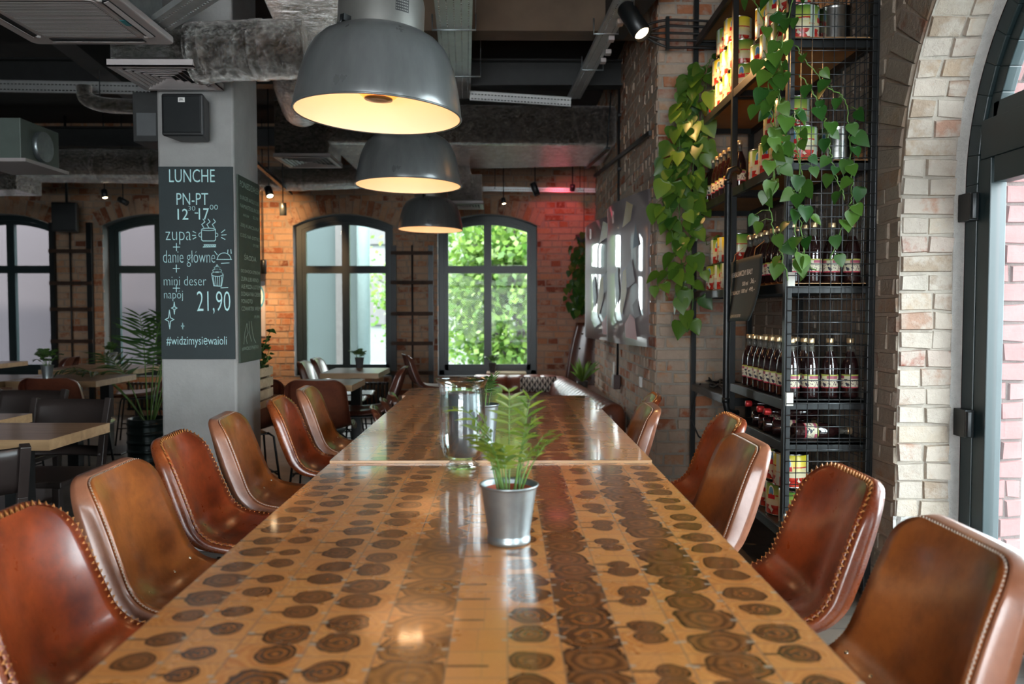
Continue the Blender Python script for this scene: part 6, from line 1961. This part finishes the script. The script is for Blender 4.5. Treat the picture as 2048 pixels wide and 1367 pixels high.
# ---- bent mirror panels on the pier
def mirror_panel(label, yc, w, z0, h, seed):
    t = thing('mirror_panel', label, 'mirror', (XM - 0.125, yc, z0))
    Rr = 3.5
    def S(u, v):
        s = (u - 0.5) * w
        return Vector((s * s / (2 * Rr) - s * (0.13 if yc < 7 else 0.17), s, v * h))
    m = MB(); m.grid(lambda u, v: S(u, v), 24, 4); obj('panel', m, MIRROR, t, solid=-0.006)
    r = random.Random(seed); m = MB()
    def poly(P, mi):
        m.face(m.add(*[S(u, v) + Vector((-0.0075, 0, 0)) for u, v in P]), mat=mi)
    # u runs from near (0) to far (1)
    shapes = [([(0.28, .83), (0.44, .80), (0.36, .97), (.24, .93)], 0), ([(.66, .86), (.72, .86), (.72, .95), (.66, .94)], 1), ([(.14, .66), (.24, .64), (.20, .80)], 2),
              ([(.20, .42), (.34, .38), (.36, .52), (.26, .58)], 3), ([(.12, .20), (.20, .18), (.24, .27), (.17, .31)], 3), ([(.16, .04), (.36, .05), (.38, .14), (.28, .21), (.2, .18)], 1),
              ([(.34, .36), (.44, .20), (.50, .24), (.42, .50), (.36, .52)], 0), ([(.50, .34), (.58, .25), (.62, .48), (.55, .56)], 2)]
    for P, mi in shapes: poly(P, mi)
    obj('painted_shapes', m, [mat('mustard_print', (0.30, 0.20, 0.04), 0.5, var=0), mat('red_print', (0.35, 0.05, 0.04), 0.5, var=0), mat('navy_print', (0.03, 0.07, 0.12), 0.5, var=0), mat('mauve_print', (0.10, 0.075, 0.085), 0.5, var=0)], t)
    return t
mirror_panel('bent mirror panel with painted shapes nearer the shelving, right of the black conduit', 6.00, 1.14, 1.0, 1.08, 1)
mirror_panel('bent mirror panel with painted shapes, left of the black conduit', 7.50, 1.30, 0.98, 1.12, 2)
# conduit, clips and socket box
yc = XM * 1593 / 227.0
yc = 6.80
t = thing('wall_conduit', 'black vertical cable conduit between the two mirror panels', 'conduit', (XM - 0.03, yc, 0.70))
m = MB(); m.tube([(0.0, 0, 0), (0.0, 0, 2.6)], 0.010); obj('tube', m, BLACKP, t)
for z in (0.42, 0.82, 1.25, 1.75, 2.2):
    m = MB(); m.box((0.004, 0, z), (0.03, 0.04, 0.024)); obj('clip', m, BLACKP, t, bevel=0.003)
t = thing('socket_box', 'brown socket box on the pier at the foot of the conduit', 'socket', (XM - 0.04, yc + 0.01, 0.58))
m = MB(); m.bx(-0.03, 0.03, -0.055, 0.055, 0, 0.12); obj('housing', m, mat('brown_plastic', (0.06, 0.02, 0.015), 0.4), t, bevel=0.006)
for i, (py, px, pz, hh) in enumerate(((7.12, XM, 0.62, 0.17), (5.72, XM, 0.70, 0.075))):
    m = MB(); m.bx(XM - 0.022, XM - 0.006, py - 0.03, py + 0.03, pz, pz + hh)
    tag(obj('wall_socket', m, WHITEP, bevel=0.003), ['white double socket left of the brown socket box', 'white wall plate alone on the bricks right of the brown socket box'][i], 'socket')
a, b = at(1308, 262, 5.25), at(1194, 352, 8.6)
m = MB(); m.beam((XM - 0.035, 5.30, a.z), (XM - 0.035, 8.6, b.z), 0.02, 0.03)
for yy, f in ((5.5, 0.06), (8.4, 0.94)): m.bx(XM - 0.03, XM + 0.002, yy - 0.01, yy + 0.01, a.z + (b.z - a.z) * f - 0.01, a.z + (b.z - a.z) * f + 0.01)
tag(obj('wall_rail', m, BLACK), 'long black rail fixed high along the brick pier above the mirrors', 'rail')

# ================================================================== BANQUETTE CORNER
t = thing('banquette', 'low brown leather corner banquette with ribbed side back', 'sofa', (0.35, 7.6, 0))
L = t.location
xf0, xf1, yf = -0.35, 0.58, 8.95
for k in range(5):
    a, b = xf0 + (xf1 - xf0) * k / 5 - L.x, xf0 + (xf1 - xf0) * (k + 1) / 5 - L.x
    def cush(u, v, a=a, b=b):
        x = a + (b - a) * u; e = 0.03 * (1 - abs(2 * u - 1) ** 4)
        P = [(-0.06, 0.0), (-0.10, 0.10), (-0.085, 0.20), (-0.03, 0.255), (0.05, 0.25), (0.07, 0.0)]
        yy, zz = crs(P, v); return Vector((x, yf - L.y + yy - e, 0.25 + zz + e * 0.4))
    m = MB(); m.grid(cush, 10, 14); obj('back_cushion', m, LBANQ, t)
A_, B_ = Vector((0.60, 8.95, 0)), Vector((0.845, 6.2, 0))
def sideb(u, v):
    p = A_.lerp(B_, u) - L
    rib = 0.5 + 0.5 * abs(math.sin(pi * u * 21))
    P = [(-0.15, 0.0), (-0.15, 0.10), (-0.11, 0.19), (-0.03, 0.245), (0.06, 0.235), (0.09, 0.16), (0.09, 0.0)]
    xx, zz = crs(P, v)
    k = 0.86 + 0.16 * rib ** 0.6
    return Vector((p.x + xx * k, p.y, 0.27 + zz * k))
m = MB(); m.grid(sideb, 190, 16); obj('side_back', m, LBANQ, t)
def cap(u, v):
    P = [(-0.15, 0.0), (-0.15, 0.10), (-0.11, 0.19), (-0.03, 0.245), (0.06, 0.235), (0.09, 0.16), (0.09, 0.0)]
    xx, zz = crs(P, v); p = B_ - L
    k = math.cos(u * pi / 2); return Vector((p.x + xx * k * 1.0, p.y - 0.055 * math.sin(u * pi / 2), 0.27 + zz * (0.25 + 0.75 * k)))
m = MB(); m.grid(cap, 8, 16); obj('end_cap', m, LBANQ, t)
m = MB(); P = [(xf0, 8.9), (0.5, 8.9), (0.72, 6.22), (0.22, 6.22), (0.10, 8.25), (xf0, 8.25)]
m.prism([(x - L.x, y - L.y) for x, y in P], TT, 0.12); m.v = [(x, y, z + 0.22) for x, y, z in m.v]; obj('seat', m, LDARK, t, bevel=0.03, seg=3)
m = MB(); m.prism([(x - L.x, y - L.y) for x, y in [(xf0, 9.0), (0.66, 9.0), (0.94, 6.16), (0.24, 6.18), (0.14, 8.3), (xf0, 8.3)]], TT, 0.21); obj('plinth', m, LEDGEW, t)
m = MB(); m.prism([(0.945, 6.40), (0.975, 6.40), (0.975, 8.74), (0.72, 8.74)], TT, 0.43)
tag(obj('wall_ledge', m, LEDGEW), 'dark wooden ledge between the banquette and the brick pier', 'ledge')
# cushion with triangles
t = thing('patterned_cushion', 'black and white triangle patterned cushion on the banquette', 'cushion', (0.36, 8.66, 0.345))
def cu(u, v, s=1):
    x = -0.20 + 0.40 * u; z = 0.02 + 0.16 * v; b = 0.05 * (math.sin(pi * u) * math.sin(pi * v)) ** 0.5
    return Vector((x, s * b + 0.06 * v, z))
m = MB(); n = 7
for side_ in (-1, 1):
    for i in range(n * 2):
        for j in range(4):
            q = [cu(i / (2 * n), j / 4, side_), cu((i + 1) / (2 * n), j / 4, side_), cu((i + 1) / (2 * n), (j + 1) / 4, side_), cu(i / (2 * n), (j + 1) / 4, side_)]
            k = (i + j) % 2
            ids = m.add(*q)
            if k: m.face((ids[0], ids[1], ids[2]), mat=0); m.face((ids[0], ids[2], ids[3]), mat=1)
            else: m.face((ids[0], ids[1], ids[3]), mat=1); m.face((ids[1], ids[2], ids[3]), mat=0)
obj('cover', m, [BLACKP, CREAM], t)
# tall tufted leather panel in the corner
t = thing('high_back_panel', 'tall button-tufted brown leather panel in the far right corner', 'upholstered panel', (0.98, 9.22, 0.02))
def hb(u, v):
    l = -0.30 + 0.14 * min(1, v / 1.05) ** 2.2; x = l + (0.30 - l) * u
    return Vector((x, 0.02 * math.sin(pi * u * 3) ** 2 * 0.5, v))
m = MB(); m.grid(lambda u, v: hb(u, v * 1.09), 18, 24); obj('upholstery', m, LDARK, t, solid=0.05)
for j in range(4):
    for i in range(3):
        m = MB(); p = hb(0.2 + 0.3 * i, 0.45 + 0.17 * j); m.lathe([(0.012, 0), (0.008, 0.006), (0, 0.008)], n=10, c=p + Vector((0, -0.002, 0)), M=Matrix.Rotation(D(90), 3, 'X')); obj('button', m, BRASS, t)
# yellow-green plant on the ledge
t = thing('ledge_plant', 'bright yellow-green spiky plant standing on the ledge by the pier', 'potted plant', (0.80, 8.25, 0.43))
m = MB(); m.lathe([(0.05, 0), (0.062, 0.09), (0.055, 0.09), (0.05, 0.08), (0, 0.08)], n=20); obj('pot', m, DARKGREY, t)
mf = MB(); r_ = random.Random(9)
for k in range(26):
    a = r_.uniform(0, 2 * pi); tl = r_.uniform(0.1, 0.9); d = Vector((math.cos(a) * tl, math.sin(a) * tl, 1))
    leaflet(mf, Vector((0, 0, 0.08)), d, Vector((math.cos(a + 1.5), math.sin(a + 1.5), 0.2)), r_.uniform(0.16, 0.30), 0.03, (r_.uniform(0.6, 1), 0, 0), droop=0.7, segs=4)
obj('foliage', mf, TREE, t)
# hanging basket in the corner
t = pothos('hanging_plant', 'dark trailing plant hanging in the far corner under the red light', [
    S_([(1168, 470, 9.1), (1160, 500, 9.1), (1155, 540, 9.1), (1150, 590, 9.1), (1152, 620, 9.1)]), S_([(1172, 470, 9.1), (1178, 510, 9.1), (1172, 560, 9.1), (1170, 615, 9.1)]),
    S_([(1168, 475, 9.1), (1172, 530, 9.15), (1162, 580, 9.1), (1160, 625, 9.1)]), S_([(1170, 490, 9.1), (1182, 540, 9.1), (1186, 600, 9.1)])], 0.10, 0.018, 33, 0.10, light=(0.0, 0.35))
m = MB(); O = t.location
m.lathe([(0.0, 0.0), (0.07, 0.01), (0.10, 0.10), (0.09, 0.10), (0, 0.09)], n=20, c=(0, 0, -0.10)); obj('pot', m, DARKGREY, t)
m = MB(); m.tube([(0, 0, 0), (0.0, 0, ZC - O.z - 0.01)], 0.003, n=5); obj('hanging_cord', m, BLACKP, t)

# ================================================================== TREES OUTSIDE
def tree(label, base, height, crown_c, crown_r, n, seed, leaf=0.11):
    r = random.Random(seed)
    t = thing('tree', label, 'tree', base)
    m = MB()
    top = Vector((r.uniform(-.3, .3), 0, height * 0.8))
    m.tube([(0, 0, 0), top * 0.35 + Vector((0.08, 0, 0)), top * 0.7, top], [0.10, 0.085, 0.06, 0.02], n=10)
    br = []
    for k in range(16):
        f = r.uniform(0.15, 0.95); q = Vector((0, 0, 0)).lerp(top, f); a = r.uniform(0, 2 * pi)
        e = q + Vector((math.cos(a) * r.uniform(0.7, 1.7), math.sin(a) * r.uniform(0.4, 1.1), r.uniform(-0.1, 0.9)))
        mid = (q + e) / 2 + Vector((r.uniform(-.15, .15), 0, r.uniform(0, 0.2))); m.tube([q, mid, e], [0.035, 0.02, 0.008], n=6); br.append((q, mid, e))
    obj('trunk', m, BARK, t)
    mf = MB()
    for i in range(n):
        if r.random() < 0.55:
            q, mid, e = r.choice(br); p = mid.lerp(e, r.random()) + Vector((r.gauss(0, .22), r.gauss(0, .22), r.gauss(0, .16)))
        else:
            v = Vector((r.gauss(0, 1), r.gauss(0, 1), r.gauss(0, 1))).normalized() * r.random() ** 0.8
            p = Vector(crown_c) + Vector((v.x * crown_r[0], v.y * crown_r[1], v.z * crown_r[2]))
        d = Vector((r.uniform(-1, 1), r.uniform(-1, 1), r.uniform(-1, 0.5))).normalized(); up = Vector((r.uniform(-1, 1), r.uniform(-1, 1), r.uniform(-0.3, 1))).normalized()
        s = d.cross(up)
        if s.length < 0.1: continue
        s.normalize(); L_ = leaf * r.uniform(0.6, 1.25); c = (r.random(), 0, 0)
        mf.face(mf.add(p, p + d * L_ * 0.5 + s * L_ * 0.36, p + d * L_, p + d * L_ * 0.5 - s * L_ * 0.36), col=c)
    obj('foliage', mf, TREE, t)
tree('leafy tree filling the right-hand bright window', (0.25, 13.2, -0.45), 5.0, (-0.1, 0, 2.1), (1.9, 1.3, 2.4), 11000, 3, 0.135)
tree('second leafy tree behind the first, seen between the two bright windows', (-1.75, 17.5, -0.45), 5.5, (0.2, 0, 2.6), (1.7, 1.2, 2.6), 3200, 4, 0.13)
tree('distant tree seen high through the right-hand window', (1.8, 16.0, -0.45), 6.0, (0, 0, 3.0), (2.4, 1.2, 2.8), 3600, 6, 0.14)
